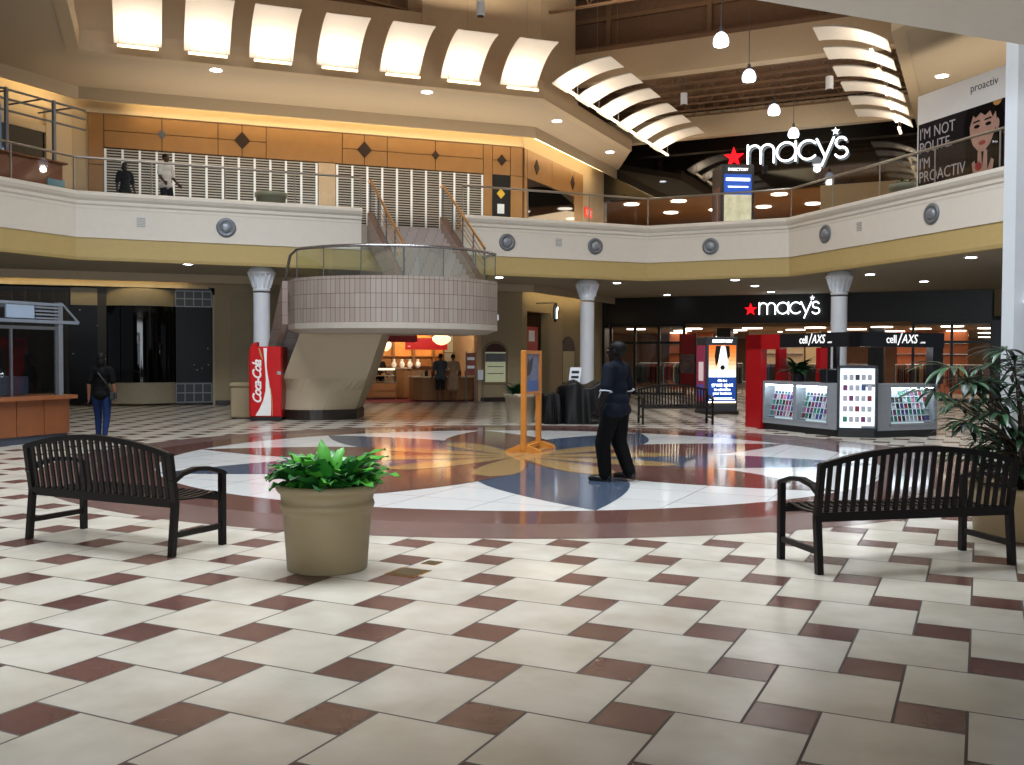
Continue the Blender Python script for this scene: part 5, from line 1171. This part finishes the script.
for k, (s, z) in enumerate((("I'M NOT", .63), ('POLITE.', .515), ("I'M", .385), ('PROACTIV', .275))): text('lettering', s, bh*.128, mat('board_grey', 'b9b6bd', .5), t, (.10, -.016, bh*z), ext=.002, align='LEFT', sx=.86)
text('lettering', 'proactiv', bh*.085, mat('board_text', '33363c', .5), t, (bw-.42, -.006, bh*.885), ext=.002, align='RIGHT')
for x in (.06, bw-.1):
    g = MB(); g.b2(x-.04, x+.04, -.3, .4, 0, .05); g.build('foot', greym, t)

# ------------------------------------------------------------------ wooden kiosk at the left edge
kr = rad(68)
t = thing('sales_kiosk', 'wooden counter kiosk with glass screen and grey awning frame at the left edge', 'kiosk', (-8.47, 18.53, 0), kr)
# local x runs away from us along the visible face (0 = far corner), local y to the left
g = MB(); g.b2(-5, 0, .02, 2.4, .14, .86); g.build('counter_body', kioskwood, t)
for i in range(8):
    g = MB(); g.b2(-.6*i-.59, -.6*i-.01, 0, .02, .15, .80); g.build('front_panel', kioskwood, t)
g = MB(); g.b2(-5, -.03, .04, 2.36, 0, .14); g.build('kick_plate', mat('kick_blue', '3c4450', .4), t)
g = MB(); g.b2(-5.05, .1, -.10, 2.5, .80, .87); g.build('counter_top', mat('kiosk_top', '8a5433', .3), t)
g = MB(); g.b2(-.2, -.10, .05, .15, .87, 2.62); g.build('post', mat('kiosk_post', '7d828a', .4, .3), t)
g = MB(); g.b2(-4.8, -4.7, .05, .15, .87, 2.62); g.build('post', MATS['kiosk_post'], t)
g = MB(); g.b2(-4.7, -.2, .09, .10, .9, 2.12); g.build('glass_screen', smoke, t)
g = MB()
for k in range(5): g.b2(-.25-1.0*k, -.21-1.0*k, .07, .12, .87, 2.12)
g.b2(-4.7, -.2, .07, .12, 2.10, 2.16); g.build('screen_frame', greym, t)
g = MB(); g.b2(-5, .28, .04, .10, 2.22, 2.28); g.b2(-5, -.1, .04, .1, 2.55, 2.60); g.add([(.28, .07, 2.22), (.28, .07, 2.28), (-.1, .07, 2.60)], [(0, 1, 2)]); g.bar((-.1, .07, 2.6), (.30, .07, 2.25), .03, .03); g.build('awning_frame', mat('frame_pale', '8a94a2', .35, .4), t)
for a, b in ((-1.35, -.75), (-2.5, -1.7)):
    g = MB(); g.b2(a, b, .05, .09, 2.3, 2.54); g.build('awning_panel', mat('panel_pale', '93a3b8', .4), t)
g = MB()
for k in range(4): g.b2(-.72, -.12, .05, .09, 2.3+.065*k, 2.33+.065*k)
g.build('awning_louvre', MATS['frame_pale'], t)
g = MB()
for k in range(10): g.bar((-.5*k-.2, .1, 2.58), (-.5*k-.2, 2.3, 2.58), .03, .04)
g.build('awning_rafter', MATS['frame_pale'], t)
g = MB(); g.b2(-4.6, -.5, .5, 1.0, .9, 1.22); tag(g.build('stock_case', mat('case_pale', '6f7f96', .3), None, (-8.47, 18.53, 0), kr), 'pale low display case behind the glass of the wooden kiosk', 'display case')
g = MB(); g.M = Matrix.Translation((-1.55, 1.0, 1.24)); g.lathe([(.1, 0), (.16, .08), (.2, .3), (.14, .52), (.05, .6)], n=12); tag(g.build('green_bag', mat('bag_green', '6f9a35', .5, var=.3), None, (-8.47, 18.53, 0), kr), 'green bag standing inside the wooden kiosk', 'bag')

# upstairs kiosk at the far left
p = atY(50, 185, 27.0); kr2 = rad(64)
t = thing('sales_kiosk', 'brown counter kiosk with blue end and metal frame upstairs at the left edge', 'kiosk', (p.x+.35, p.y, ZF), kr2)
g = MB(); g.b2(-6, 0, 0, 1.2, 0, 1.4); g.build('counter_body', mat('kiosk_brown', '7a4326', .4, var=.1), t)
g = MB(); g.b2(.0, .04, .0, 1.2, .1, 1.0); g.b2(-.5, .05, -.03, .0, .1, .95); g.build('end_panel', mat('kiosk_teal', '6aa0b4', .4), t)
g = MB(); g.b2(-6.1, .1, -.1, 1.3, 1.4, 1.45); g.build('counter_top', MATS['kiosk_brown'], t)
for x in (-.15, -1.6, -3.2, -4.8):
    g = MB(); g.b2(x-.04, x+.04, .1, .18, 1.17, 3.15); g.build('post', MATS['kiosk_post'], t)
g = MB()
for z in (2.55, 2.85, 3.1): g.bar((-6, .14, z), (.9, .14, z), .04, .05)
for k in range(7): g.bar((-1.0*k+.5, .14, 3.1), (-1.0*k+.5, 1.6, 3.1), .03, .04)
g.build('top_frame', greym, t)
g = MB(); g.b2(-3.1, -1.7, .2, .25, 1.3, 2.7); g.build('poster', mat('kiosk_poster', '5a80b4', .4, emit=.1, var=.9, scale=3), t)

# ------------------------------------------------------------------ phone case kiosk
KKO, kk = Vector((6.88, 19.53, 0)), rad(22)
kgrey = mat('kiosk_grey', '8b8f96', .4); kblack = mat('kiosk_black', '121318', .35); kred = mat('kiosk_red', 'a50e16', .35)
litback = mat('case_back', 'dfeef4', .5, emit=.55, ecol='e6f6ff', var=.01); shelfw = mat('case_shelf', 'c7d0d8', .35)
t = thing('phone_case_kiosk', 'grey and black phone accessory kiosk with lit cases and dark sign canopy', 'kiosk', KKO, kk)
fp = [(.0, .45), (.58, .0), (2.25, 0), (2.25, .55), (.62, .55), (.55, .62), (.55, 2.95), (0, 2.95)]
g = MB(); g.prism([(x+(.03 if x < .3 else -.02), y) for x, y in fp], 0, .14); g.build('plinth', kblack, t)
g = MB(); g.prism(fp, .14, .24); g.build('base', kgrey, t)
g = MB(); g.prism([(x, y) for x, y in fp], 1.04, 1.10); g.build('counter_top', kgrey, t)
def solid(x0, x1, y0, y1, z0=.24, z1=1.04, m=kgrey, nm='panel'): g = MB(); g.b2(x0, x1, y0, y1, z0, z1); return g.build(nm, m, t)
solid(.33, .55, .5, 2.95); solid(.0, .33, .42, .74); solid(.62, 2.25, .35, .55); solid(.58, .95, 0, .35); solid(2.18, 2.25, 0, .35); solid(0, .33, 2.88, 2.95); solid(0, .33, 1.79, 1.84)
prod = [mat('case_%d' % i, c, .35) for i, c in enumerate(('2b2b30', '7a2f6a', '8a2434', '3a4f8a', '39806f', 'b9b9c4', '5b3f86', 'b86a92'))]
pm = []
for i in range(8):
    g = MB(); g.rbox(-.042, .042, -.008, .008, 0, .11, .006, prod[i]); o = g.build('phone_case', prod[i]); pm.append(o.data); bpy.data.objects.remove(o)
def product(loc, rot, k, label, group):
    o = bpy.data.objects.new('phone_case', pm[k % 8]); COL.objects.link(o); o.matrix_world = Matrix.Translation(KKO) @ Matrix.Rotation(kk, 4, 'Z') @ Matrix.Translation(loc) @ rot
    tag(o, label, 'phone case', group)
R = random.Random(3)
def case_left(y0, y1, lab):
    solid(.28, .33, y0, y1, .24, 1.04, litback, 'lit_back')
    g = MB(); g.b2(.02, .1, y0+.03, y1-.03, 1.0, 1.04); g.build('case_lamp', lampc, t)
    for k in range(5):
        z = .30+.125*k; x = .10+.035*k; g = MB(); g.b2(x, x+.09, y0+.12, y1-.03, z, z+.018); g.build('shelf', shelfw, t)
        n = 8
        for i in range(n): product((x+.035, y0+.18+(y1-y0-.27)*i/(n-1), z+.018), Matrix.Rotation(rad(-90), 4, 'Z') @ Matrix.Rotation(rad(-14), 4, 'X'), R.randrange(8), 'small phone case on a sloped shelf of the %s lit case' % lab, 'phone cases in the %s case' % lab)
    g = MB(); g.b2(.0, .006, y0, y1, .26, 1.02); g.build('front_glass', clear, t)
    g = MB(); g.b2(-.01, .02, y0, y0+.03, .24, 1.04); g.b2(-.01, .02, y1-.03, y1, .24, 1.04); g.b2(-.01, .02, y0, y1, .24, .27); g.b2(-.01, .02, y0, y1, 1.03, 1.06); g.build('case_frame', kgrey, t)
case_left(1.84, 2.9, 'far left'); case_left(.74, 1.79, 'near left')
# right case
solid(.95, 2.18, .30, .35, .24, 1.04, litback, 'lit_back')
g = MB(); g.b2(1.0, 2.14, .02, .1, 1.0, 1.04); g.build('case_lamp', lampc, t)
for k in range(5):
    z = .30+.13*k; y = .08+.03*k; g = MB(); g.b2(.98, 2.16, y, y+.1, z, z+.018); g.build('shelf', shelfw, t)
    for i in range(11): product((1.03+1.08*i/10, y+.04, z+.018), Matrix.Rotation(rad(-14), 4, 'X'), R.randrange(8), 'small phone case on a sloped shelf of the right lit case', 'phone cases in the right case')
g = MB(); g.b2(.95, 2.18, .0, .006, .26, 1.02); g.build('front_glass', clear, t)
g = MB(); g.b2(.95, .99, -.01, .02, .24, 1.04); g.b2(2.14, 2.18, -.01, .02, .24, 1.04); g.b2(.95, 2.18, -.01, .02, .24, .28); g.b2(.95, 2.18, -.01, .02, 1.02, 1.06); g.build('case_frame', kgrey, t)
# corner tower
a_, b_ = Vector((-.03, .43, 0)), Vector((.60, -.05, 0)); tw = (b_-a_).length; ta = math.atan2(b_.y-a_.y, b_.x-a_.x)
TM = Matrix.Translation(a_) @ Matrix.Rotation(ta, 4, 'Z')
def tower(nm, x0, x1, y0, y1, z0, z1, m): g = MB(); g.M = TM; g.b2(x0, x1, y0, y1, z0, z1); return g.build(nm, m, t)
tower('tower_back', .02, tw-.02, .06, .30, .14, 1.47, kblack); tower('lit_panel', .06, tw-.06, .03, .06, .20, 1.42, mat('tower_lit', 'e4f2f8', .5, emit=.9, ecol='e8f8ff', var=.01))
g = MB(); g.M = TM; g.b2(0, .05, -.02, .1, .14, 1.48); g.b2(tw-.05, tw, -.02, .1, .14, 1.48); g.b2(0, tw, -.02, .1, .14, .2); g.b2(0, tw, -.02, .1, 1.42, 1.48); g.build('tower_frame', mat('tower_frame', '2a2d33', .3, .5), t)
for k in range(5):
    for i in range(5): product(TM @ Vector((.16+(tw-.32)*i/4, .015, .32+.215*k)), Matrix.Rotation(ta, 4, 'Z'), (5 if (i+k) % 3 else R.randrange(5)), 'small boxed accessory hanging in the lit corner tower', 'accessories in the lit corner tower')
# canopy: red end frame, black beams with lettering
g = MB(); g.b2(-.05, .12, 2.98, 3.55, 0, 2.16); g.b2(-.05, .1, 2.3, 3.55, 1.82, 2.16); g.build('red_post', kred, t)
g = MB(); g.b2(.45, .65, 2.95, 3.1, 0, 1.86); g.build('red_post_inner', kred, t)
g = MB(); g.b2(1.0, 1.2, 2.2, 2.35, 1.1, 1.86); g.build('red_post_inner', kred, t)
g = MB(); g.b2(-.04, .14, -.1, 2.6, 1.86, 2.16); g.build('sign_beam', kblack, t)
g = MB(); g.b2(-.04, 2.3, -.1, .08, 1.86, 2.16); g.build('sign_beam', kblack, t)
g = MB(); g.b2(2.2, 2.3, .08, 2.6, 1.9, 2.16); g.b2(0, 2.3, 2.5, 2.6, 1.9, 2.16); g.build('canopy_rail', kblack, t)
for x, y, x2, y2 in ((2.02, -.08, 2.3, .1), (.42, 1.0, .52, 1.1), (1.35, 2.45, 1.5, 2.6)):
    g = MB(); g.b2(x, x2, y, y2, 1.1 if x < 2 or True else 0, 1.9); g.build('post', kblack, t)
def kiosk_sign(loc, rot):
    kw = mat('kiosk_letter', 'ffffff', .4, emit=.7)
    text('lettering', 'cell', .24, kw, t, loc, rot, .004, 'RIGHT', sx=.85)
    d = Matrix.Rotation(rot[2], 3, 'Z') @ Vector((1, 0, 0)); l2 = Vector(loc)
    g = MB(); g.M = Matrix.Translation(l2) @ Matrix.Rotation(rot[2], 4, 'Z'); g.bar((.03, 0, -.04), (.14, 0, .21), .008, .02); g.build('slash', kw, t)
    text('lettering', 'AXS', .26, kw, t, l2+d*.13, rot, .004, 'LEFT', shear=.25, bold=.0, sx=.85); text('lettering', '.com', .07, kw, t, l2+d*.62, rot, .003, 'LEFT')
kiosk_sign((1.02, -.106, 1.94), (pi/2, 0, 0)); kiosk_sign((-.046, 1.35, 1.94), (pi/2, 0, -pi/2))
point('kiosk_glow', KKO+Vector((.6, 1.2, 1.9)), 12, (.9, .95, 1), .2)
q = Matrix.Rotation(kk, 3, 'Z') @ Vector((.32, 2.1, 0)); bush('potted_plant', 'bushy green plant on the phone case kiosk counter by the red post', KKO+q+Vector((0, 0, 1.10)), .15, .18, potm, .5, 8, 70, leafd, kblack)
g = MB(); g.rbox(-.14, .14, -.12, .12, 0, .30, .02); q = Matrix.Rotation(kk, 3, 'Z') @ Vector((.3, 1.1, 1.10)); tag(g.build('cash_till', kblack, None, KKO+q, kk), 'black till on the phone case kiosk counter', 'till')
# brass floor plates
for i, (x, y, w, d, lab) in enumerate(((408, 572.5, .26, .26, 'larger square brass floor plate near the potted plant'), (432, 563, .13, .13, 'smaller brass floor plate near the potted plant'))):
    p = atZ(x, y); tt = thing('floor_plate', lab, 'floor plate', (p.x, p.y, 0), -YAW); g = MB(); g.b2(-w/2, w/2, -d/2, d/2, .0005, .004); g.build('rim', brass, tt); g = MB(); g.b2(-w*.42, w*.42, -d*.42, d*.42, .004, .006); g.build('lid', mat('plate_dark', '5a5038', .4, .5), tt)
# ------------------------------------------------------------------ people
def remesh(o, v, sm=2):
    m = o.modifiers.new('union', 'REMESH'); m.mode = 'VOXEL'; m.voxel_size = v; m.use_smooth_shade = True
    if sm: s_ = o.modifiers.new('smooth', 'SMOOTH'); s_.iterations = sm; s_.factor = .5
    return o
def person(label, loc, rz, h=1.75, skin='6b4a38', hairc='14100e', top='15171c', legs='0c0c0e', shoes='0a0a0a', arms=((.10, .02, .04), (.10, .02, .04)), stride=.0, longsleeve=False, shorts=False, skirt=False, belly=0., hair='short', trim=None, bag=None, vox=.012, female=False, head=0, barearm=True, bulk=1.):
    """Standing or walking figure. Local: faces -Y, its left hand at +X. arms: (side, front, elbow bend) per side in metres."""
    t = thing('person', label, 'person', loc, rz); S = h/1.75; sk = mat('skin_'+skin, skin, .6, spec=.2)
    tm, lm, sm_, hm_ = mat('top_'+top, top, .8, var=.12, spec=.15), mat('legs_'+legs, legs, .8, var=.1, spec=.15), mat('shoe_'+shoes, shoes, .4), mat('hair_'+hairc, hairc, .6, var=.2, spec=.2)
    def mb(): g = MB(); g.M = Matrix.Diagonal((S*bulk, S*bulk, S, 1)); return g
    sh = .17 if female else .195; hipw = .095
    # legs: stride puts +X leg forward, -X leg back
    J = {}
    for s in (-1, 1):
        st_ = -stride*s; lift = .03 if (s < 0 and stride) else 0
        hip = Vector((s*hipw, 0, .90)); ank = Vector((s*(hipw-.005), st_+.02, .085+lift)); knee = Vector((s*hipw, st_*.5-.03-(.03 if stride else 0), .49)); J[s] = (hip, knee, ank)
    def torso(g, e=0.):
        R3 = Matrix.Identity(3)
        g.ball((0, 0, 1.36), (sh-.03+e, .10+e, .15), 16, 10); g.ball((0, -.01-belly*.3, 1.17), (sh-.045+e, .105+e+belly*.5, .2), 16, 10); g.ball((0, -belly*.5, 1.02), (.15+e+belly*.4, .105+e+belly, .15), 16, 10); g.ball((0, .02, .93), (.165+e, .115+e, .12), 16, 10)
        g.cap((-(sh-.03), 0, 1.43), (sh-.03, 0, 1.43), .065+e, .065+e, 12)
        if female: g.ball((0, -.06, 1.28), (.13+e, .08+e, .08), 14, 8)
    A_ = {}
    for s, (sd, fr, eb) in ((-1, arms[0]), (1, arms[1])):
        shd = Vector((s*sh, .005, 1.42)); elb = shd+Vector((s*(.03+sd*.4), -fr*.35+.02, -.285)); wr = elb+Vector((s*sd*.2, -fr*.65-eb, -math.sqrt(max(.01, .25**2-min(.24, fr*.65+eb)**2)))); A_[s] = (shd, elb, wr)
    g = mb(); torso(g, -.012)
    hx = Matrix.Rotation(head, 3, 'Z')
    def hp(x, y, z): v = hx @ Vector((x, y, 0)); return (v.x, v.y, z)
    g.cap((0, .015, 1.44), (0, -.005, 1.55), .056, .052, 12)
    g.ball(hp(0, .008, 1.655), (.074, .094, .098), 18, 12, R=hx); g.ball(hp(0, -.03, 1.60), (.057, .062, .068), 14, 10, R=hx); g.ball(hp(0, -.062, 1.555), (.03, .026, .022), 10, 6, R=hx)
    g.cap(hp(0, -.082, 1.655), hp(0, -.104, 1.62), .010, .016, 8); g.cap(hp(-.022, -.083, 1.580), hp(.022, -.083, 1.580), .011, .011, 8); g.cap(hp(-.045, -.078, 1.675), hp(.045, -.078, 1.675), .012, .012, 8)
    for s in (-1, 1): g.ball(hp(s*.076, .012, 1.63), (.012, .022, .034), 8, 6, R=hx)
    for s in (-1, 1):
        shd, elb, wr = A_[s]; g.cap(shd, elb, .05, .04, 10); g.cap(elb, wr, .042, .027, 10)
        d = (wr-elb).normalized(); fwd = Vector((0, -1, 0)); fwd = (fwd-d*fwd.dot(d)).normalized(); nrm = d.cross(fwd)*s
        pc = wr+d*.05; g.cap(wr+d*.005-fwd*.012, pc+fwd*.0-fwd*.02, .024, .022, 8); g.cap(wr+d*.005+fwd*.012, pc+fwd*.022, .024, .022, 8); g.cap(wr, pc, .026, .024, 8)
        for k, (off, L) in enumerate(((-.032, .062), (-.011, .078), (.011, .084), (.032, .072))):
            b0 = pc+d*.02+fwd*off; b1 = b0+d*L*.5+nrm*-.004; b2 = b1+d*L*.42-nrm*.018; g.cap(b0, b1, .0095, .009, 7); g.cap(b1, b2, .009, .0075, 7)
        tb = wr+d*.02+fwd*.03; g.cap(tb, tb+fwd*.025+d*.035, .012, .010, 7); g.cap(tb+fwd*.025+d*.035, tb+fwd*.028+d*.07, .010, .008, 7)
    for s in (-1, 1):
        hip, knee, ank = J[s]; g.cap(hip, knee, .075, .05, 12); g.cap(knee+Vector((0, 0, 0)), ank, .05, .033, 12); g.cap(ank+Vector((0, .02, -.045)), ank+Vector((s*.015, -.14, -.052)), .03, .026, 8)
    remesh(g.build('body', sk, t), vox*.62, 1)
    # eyes
    for s in (-1, 1):
        g = mb(); g.ball(hp(s*.031, -.0845, 1.648), (.013, .007, .007), 8, 6, mat('eye_white', 'c9c4bd', .3)); g.ball(hp(s*.031, -.090, 1.648), (.006, .004, .006), 8, 6, mat('eye_dark', '120c0a', .2)); g.build('eye', MATS['eye_white'], t)
    # hair
    g = mb()
    g.ball(hp(0, .018, 1.674), (.081, .098, .092), 18, 12, R=hx) if hair != 'none' else None
    if hair == 'long': g.ball(hp(0, .055, 1.56), (.085, .05, .15), 16, 10, R=hx); g.ball(hp(0, .06, 1.46), (.075, .04, .11), 14, 8, R=hx)
    if hair == 'bob': g.ball(hp(0, .045, 1.60), (.09, .065, .11), 16, 10, R=hx)
    o = remesh(g.build('hair', hm_, t), vox*.8, 2)
    # shirt
    g = mb(); torso(g, .012); g.cap((-(hipw+.02), .005, .9), (hipw+.02, .005, .9), .115, .115, 12) if not female else None
    for s in (-1, 1):
        shd, elb, wr = A_[s]
        if longsleeve: g.cap(shd, elb, .07, .056, 12); g.cap(elb, elb+(wr-elb)*.93, .056, .042, 12)
        elif barearm: g.cap(shd, shd+(elb-shd)*.78, .07, .068, 12)
    g.cap((0, .015, 1.45), (0, .005, 1.50), .07, .062, 12)
    if skirt:
        for s in (-1, 1): g.cap((s*.05, 0, .95), (s*.09, 0, .52), .14, .14, 14)
    remesh(g.build('dress' if skirt else 'shirt', tm, t), vox, 9)
    if trim:
        for s in (-1, 1):
            g = mb(); shd, elb, wr = A_[s]; a = shd+(elb-shd)*.80; d = (elb-shd).normalized(); u = d.orthogonal().normalized(); w = d.cross(u); g.tube([a+d*.055+(u*cos(q)+w*sin(q))*.066 for q in [2*pi*i/20 for i in range(20)]], .0075, 6, None, True)
            g.build('sleeve_trim', mat('trim_'+trim, trim, .6), t)
        g = mb(); g.tube([(.02, -.108, 1.42), (.03, -.108-belly*.7, 1.25), (.03, -.112-belly*1.5, 1.05), (.03, -.118-belly*.9, .93)], .008, 6); g.build('shirt_trim', MATS['trim_'+trim], t)
    # trousers
    if not skirt:
        g = mb(); g.ball((0, .015, .95), (.165, .118, .11), 16, 10)
        for s in (-1, 1):
            hip, knee, ank = J[s]; g.cap(hip, knee, .098*(1.1 if bulk > 1 else 1), .072*(1.2 if bulk > 1 else 1), 14)
            if shorts: pass
            else: g.cap(knee, ank+Vector((0, 0, .0)), .072*(1.2 if bulk > 1 else 1), (.07 if bulk > 1 else .062) if not female else .05, 14)
        o = remesh(g.build('shorts' if shorts else 'trousers', lm, t), vox, 6)
    for s in (-1, 1):
        hip, knee, ank = J[s]; g = mb(); z = ank.z-.055
        g.ball((ank.x, ank.y+.02, z+.03), (.042, .06, .042), 12, 8); g.ball((ank.x+s*.008, ank.y-.09, z+.012), (.045, .10, .036), 14, 8); g.ball((ank.x+s*.012, ank.y-.15, z+.004), (.04, .05, .028), 12, 8); g.box((ank.x+s*.006, ank.y-.06, z-.016), (.075, .24, .022))
        remesh(g.build('shoe', sm_, t), vox*.8, 1)
    if bag:
        g = mb(); g.tube([(.12, .02, 1.47), (.0, .135, 1.33), (-.16, .135, 1.12), (-.20, .06, .98)], .012, 6); g.build('bag_strap', mat('bag_'+bag, bag, .4), t)
        g = mb(); g.rbox(-.29, -.17, -.06, .14, .82, 1.0, .03); g.build('bag', MATS['bag_'+bag], t)
    return t
# the man crossing the medallion, walking to the left, three quarters from behind
person('man in dark short-sleeved shirt with white sleeve trim walking over the medallion', (1.37, 12.72, 0), rad(-122), 1.83, '120b08', '060505', '0d1420', '060607', '050506', ((.10, .02, .03), (.10, .05, .04)), .10, belly=.05, trim='b8c0c8', vox=.011, bulk=1.17)
person('woman in black top and blue jeans walking away with a shoulder bag', (-7.72, 18.2, 0), rad(188), 1.66, '7a5240', '0a0808', '060607', '17284f', '151315', ((.08, .02, .02), (.08, .02, .04)), .12, hair='bob', bag='17171a', female=True)
pq = kpt(lit(440.5, 0, .1), .1, 0); person('shopper in grey t-shirt and shorts standing at the sweet shop counter', (pq.x, pq.y, 0), KR+pi, 1.72, '5a3a2a', '120d0b', '3c4044', '1a1c22', '2a2422', ((.05, .1, .1), (.05, .1, .1)), .0, shorts=True)
pq = kpt(lit(453, 0, .05), .05, 0); person('shopper in pale brown knee-length dress at the sweet shop counter', (pq.x, pq.y, 0), KR+pi*.9, 1.70, '6a4633', '120d0b', '8a7158', '8a7158', '3a2a22', ((.06, .1, .1), (.12, .0, .02)), .1, skirt=True, female=True)
pq = kpt(lit(380, 0, 3.8), 3.8, 0); person('shop assistant in dark clothes behind the glass sweets counter', (pq.x, pq.y, 0), KR+.2, 1.66, '5a3a2a', '0d0a09', '1a1718', '141416', '0c0c0c', ((.05, .1, .08), (.05, .1, .08)), .0, hair='bob', female=True)
pq = atY(166, 180, 27.75); person('person in white t-shirt and dark trousers walking behind the upstairs railing', (pq.x, pq.y, ZF), rad(65), 1.86, '4a3226', '0d0a09', 'd5d0ca', '15151a', '101010', ((.04, .12, .1), (.04, .12, .1)), .1)
pq = atY(125, 180, 28.6); person('person in black clothes following along the upstairs gate', (pq.x, pq.y, ZF), rad(40), 1.78, '3a281f', '0d0a09', '0e0d0f', '0c0c0e', '101010', ((.06, .04, .04), (.06, .08, .06)), .1, hair='bob', female=True)

# ------------------------------------------------------------------ pieces that belong to a part become its children
SUBS = {'display': {'poster_field': ('poster_sky', 'horse_head', 'horse_mane', 'lettering', 'small_print', 'lower_strip'), 'poster_photo': ('poster_figures',), 'poster_head': ('print',)},
        'poster board': {'photo_field': ('hair', 'face_and_hand', 'fringe_and_eyes', 'lips_and_ring', 'flower')},
        'vending machine': {'door': ('wave', 'gold_line', 'lettering', 'coin_slot')}, 'staircase': {'pier': ('pier_base',), 'landing_parapet': ('outlet_box',)},
        'speaker': {'housing': ('grille',)}, 'light panel': {'lamp_tray': ('hanger',)}, 'poster stand': {'poster': ('poster_sea', 'poster_shape')}, 'vent': {'frame': ('louvre',)},
        'lamp': {'shade': ('lens',)}, 'floor plate': {'rim': ('lid',)}, 'display case': {'pane': ('shade_band',)}, 'sign': {'card': ('print',), 'board': ('stripe', 'print'), 'panel': ('mark',)}, 'poster': {'panel': ('print',)},
        'person': {'shirt': ('sleeve_trim', 'shirt_trim'), 'bag': ('bag_strap',), 'body': ('eye',)}, 'door': {'leaf': ('notice', 'paper')}, 'column': {'capital': ('rib',)}, 'counter': {'body': ('kick_plate', 'drawer_panel')}}
bpy.context.view_layer.update()
for o in list(bpy.data.objects):
    m_ = SUBS.get(o.get('category'))
    if not m_: continue
    ch = list(o.children); base = lambda c: c.name.split('.')[0]
    for pn, names in m_.items():
        par = [c for c in ch if base(c) == pn]
        if not par: continue
        for c in ch:
            if base(c) in names: c.parent = par[0]

# ------------------------------------------------------------------ daylight, lamps and added fill lights
area('skylight', (-1.5, 11, 17.8), (-1.5, 11.001, 0), 16.6, 8.6, 6000, (.86, .93, 1))
area('entrance_daylight', (0, -12.9, 2.4), (0, 10, 1.0), 11.5, 3.4, 1400, (.86, .93, 1))
q = atZ(572, 572); spot('sunbeam', (1.5, 9.5, 15), q, 2600, .075, (1, .93, .8), 1, .25)
w = bpy.data.worlds.new('sky'); SC.world = w; w.use_nodes = True
bg = w.node_tree.nodes['Background']; bg.inputs[0].default_value = (.75, .86, 1, 1); bg.inputs[1].default_value = .25
for (x, y, tz, sx, sy, r_, W_) in ((-5.2, 31.2, 9.8, 13, 1.5, KR, 260), (12.5, 26, 9.8, 9, 1.5, rad(-72), 160), (2.6, 37, 9.8, 7, 1.2, RV, 110)):
    l = area('added_walkway_fill', (x, y, 6.2), (x, y, 12), sx, sy, W_, (1, .9, .76)); l.rotation_euler = (pi, 0, r_)  # added fill under the soffits in place of bounced light; no fixture there
for (x, y, sx, r_, W_) in ((-6, 27.2, 13, R1, 120), (6.5, 27.5, 10, MR, 130)):
    l = area('added_roof_fill', (x, y, 12.2), (x, y, 15), sx, .4, W_*1.8, (1, .84, .66)); l.rotation_euler = (pi, 0, r_)  # added light to lift the dark roof; no lamp stands on the ledge
for i in range(3): p = mpt(3+5*i, 5, 2.8); area('store_light', p, (p.x, p.y, 0), 4, 6, 130, (1, .8, .6))
for i in range(2): p = mpt(3+5.5*i, 4, 8.3); area('store_light_up', p, (p.x, p.y, 0), 4, 5, 220, (1, .72, .45))
VS = SC.view_settings; VS.view_transform = 'Standard'; VS.look = 'None'; VS.gamma = 1; VS.use_curve_mapping = False; VS.exposure = .12
SC.cycles.use_denoising = True; SC.cycles.max_bounces = 6; SC.cycles.diffuse_bounces = 3; SC.cycles.glossy_bounces = 3; SC.cycles.transparent_max_bounces = 16; SC.cycles.sample_clamp_indirect = 6
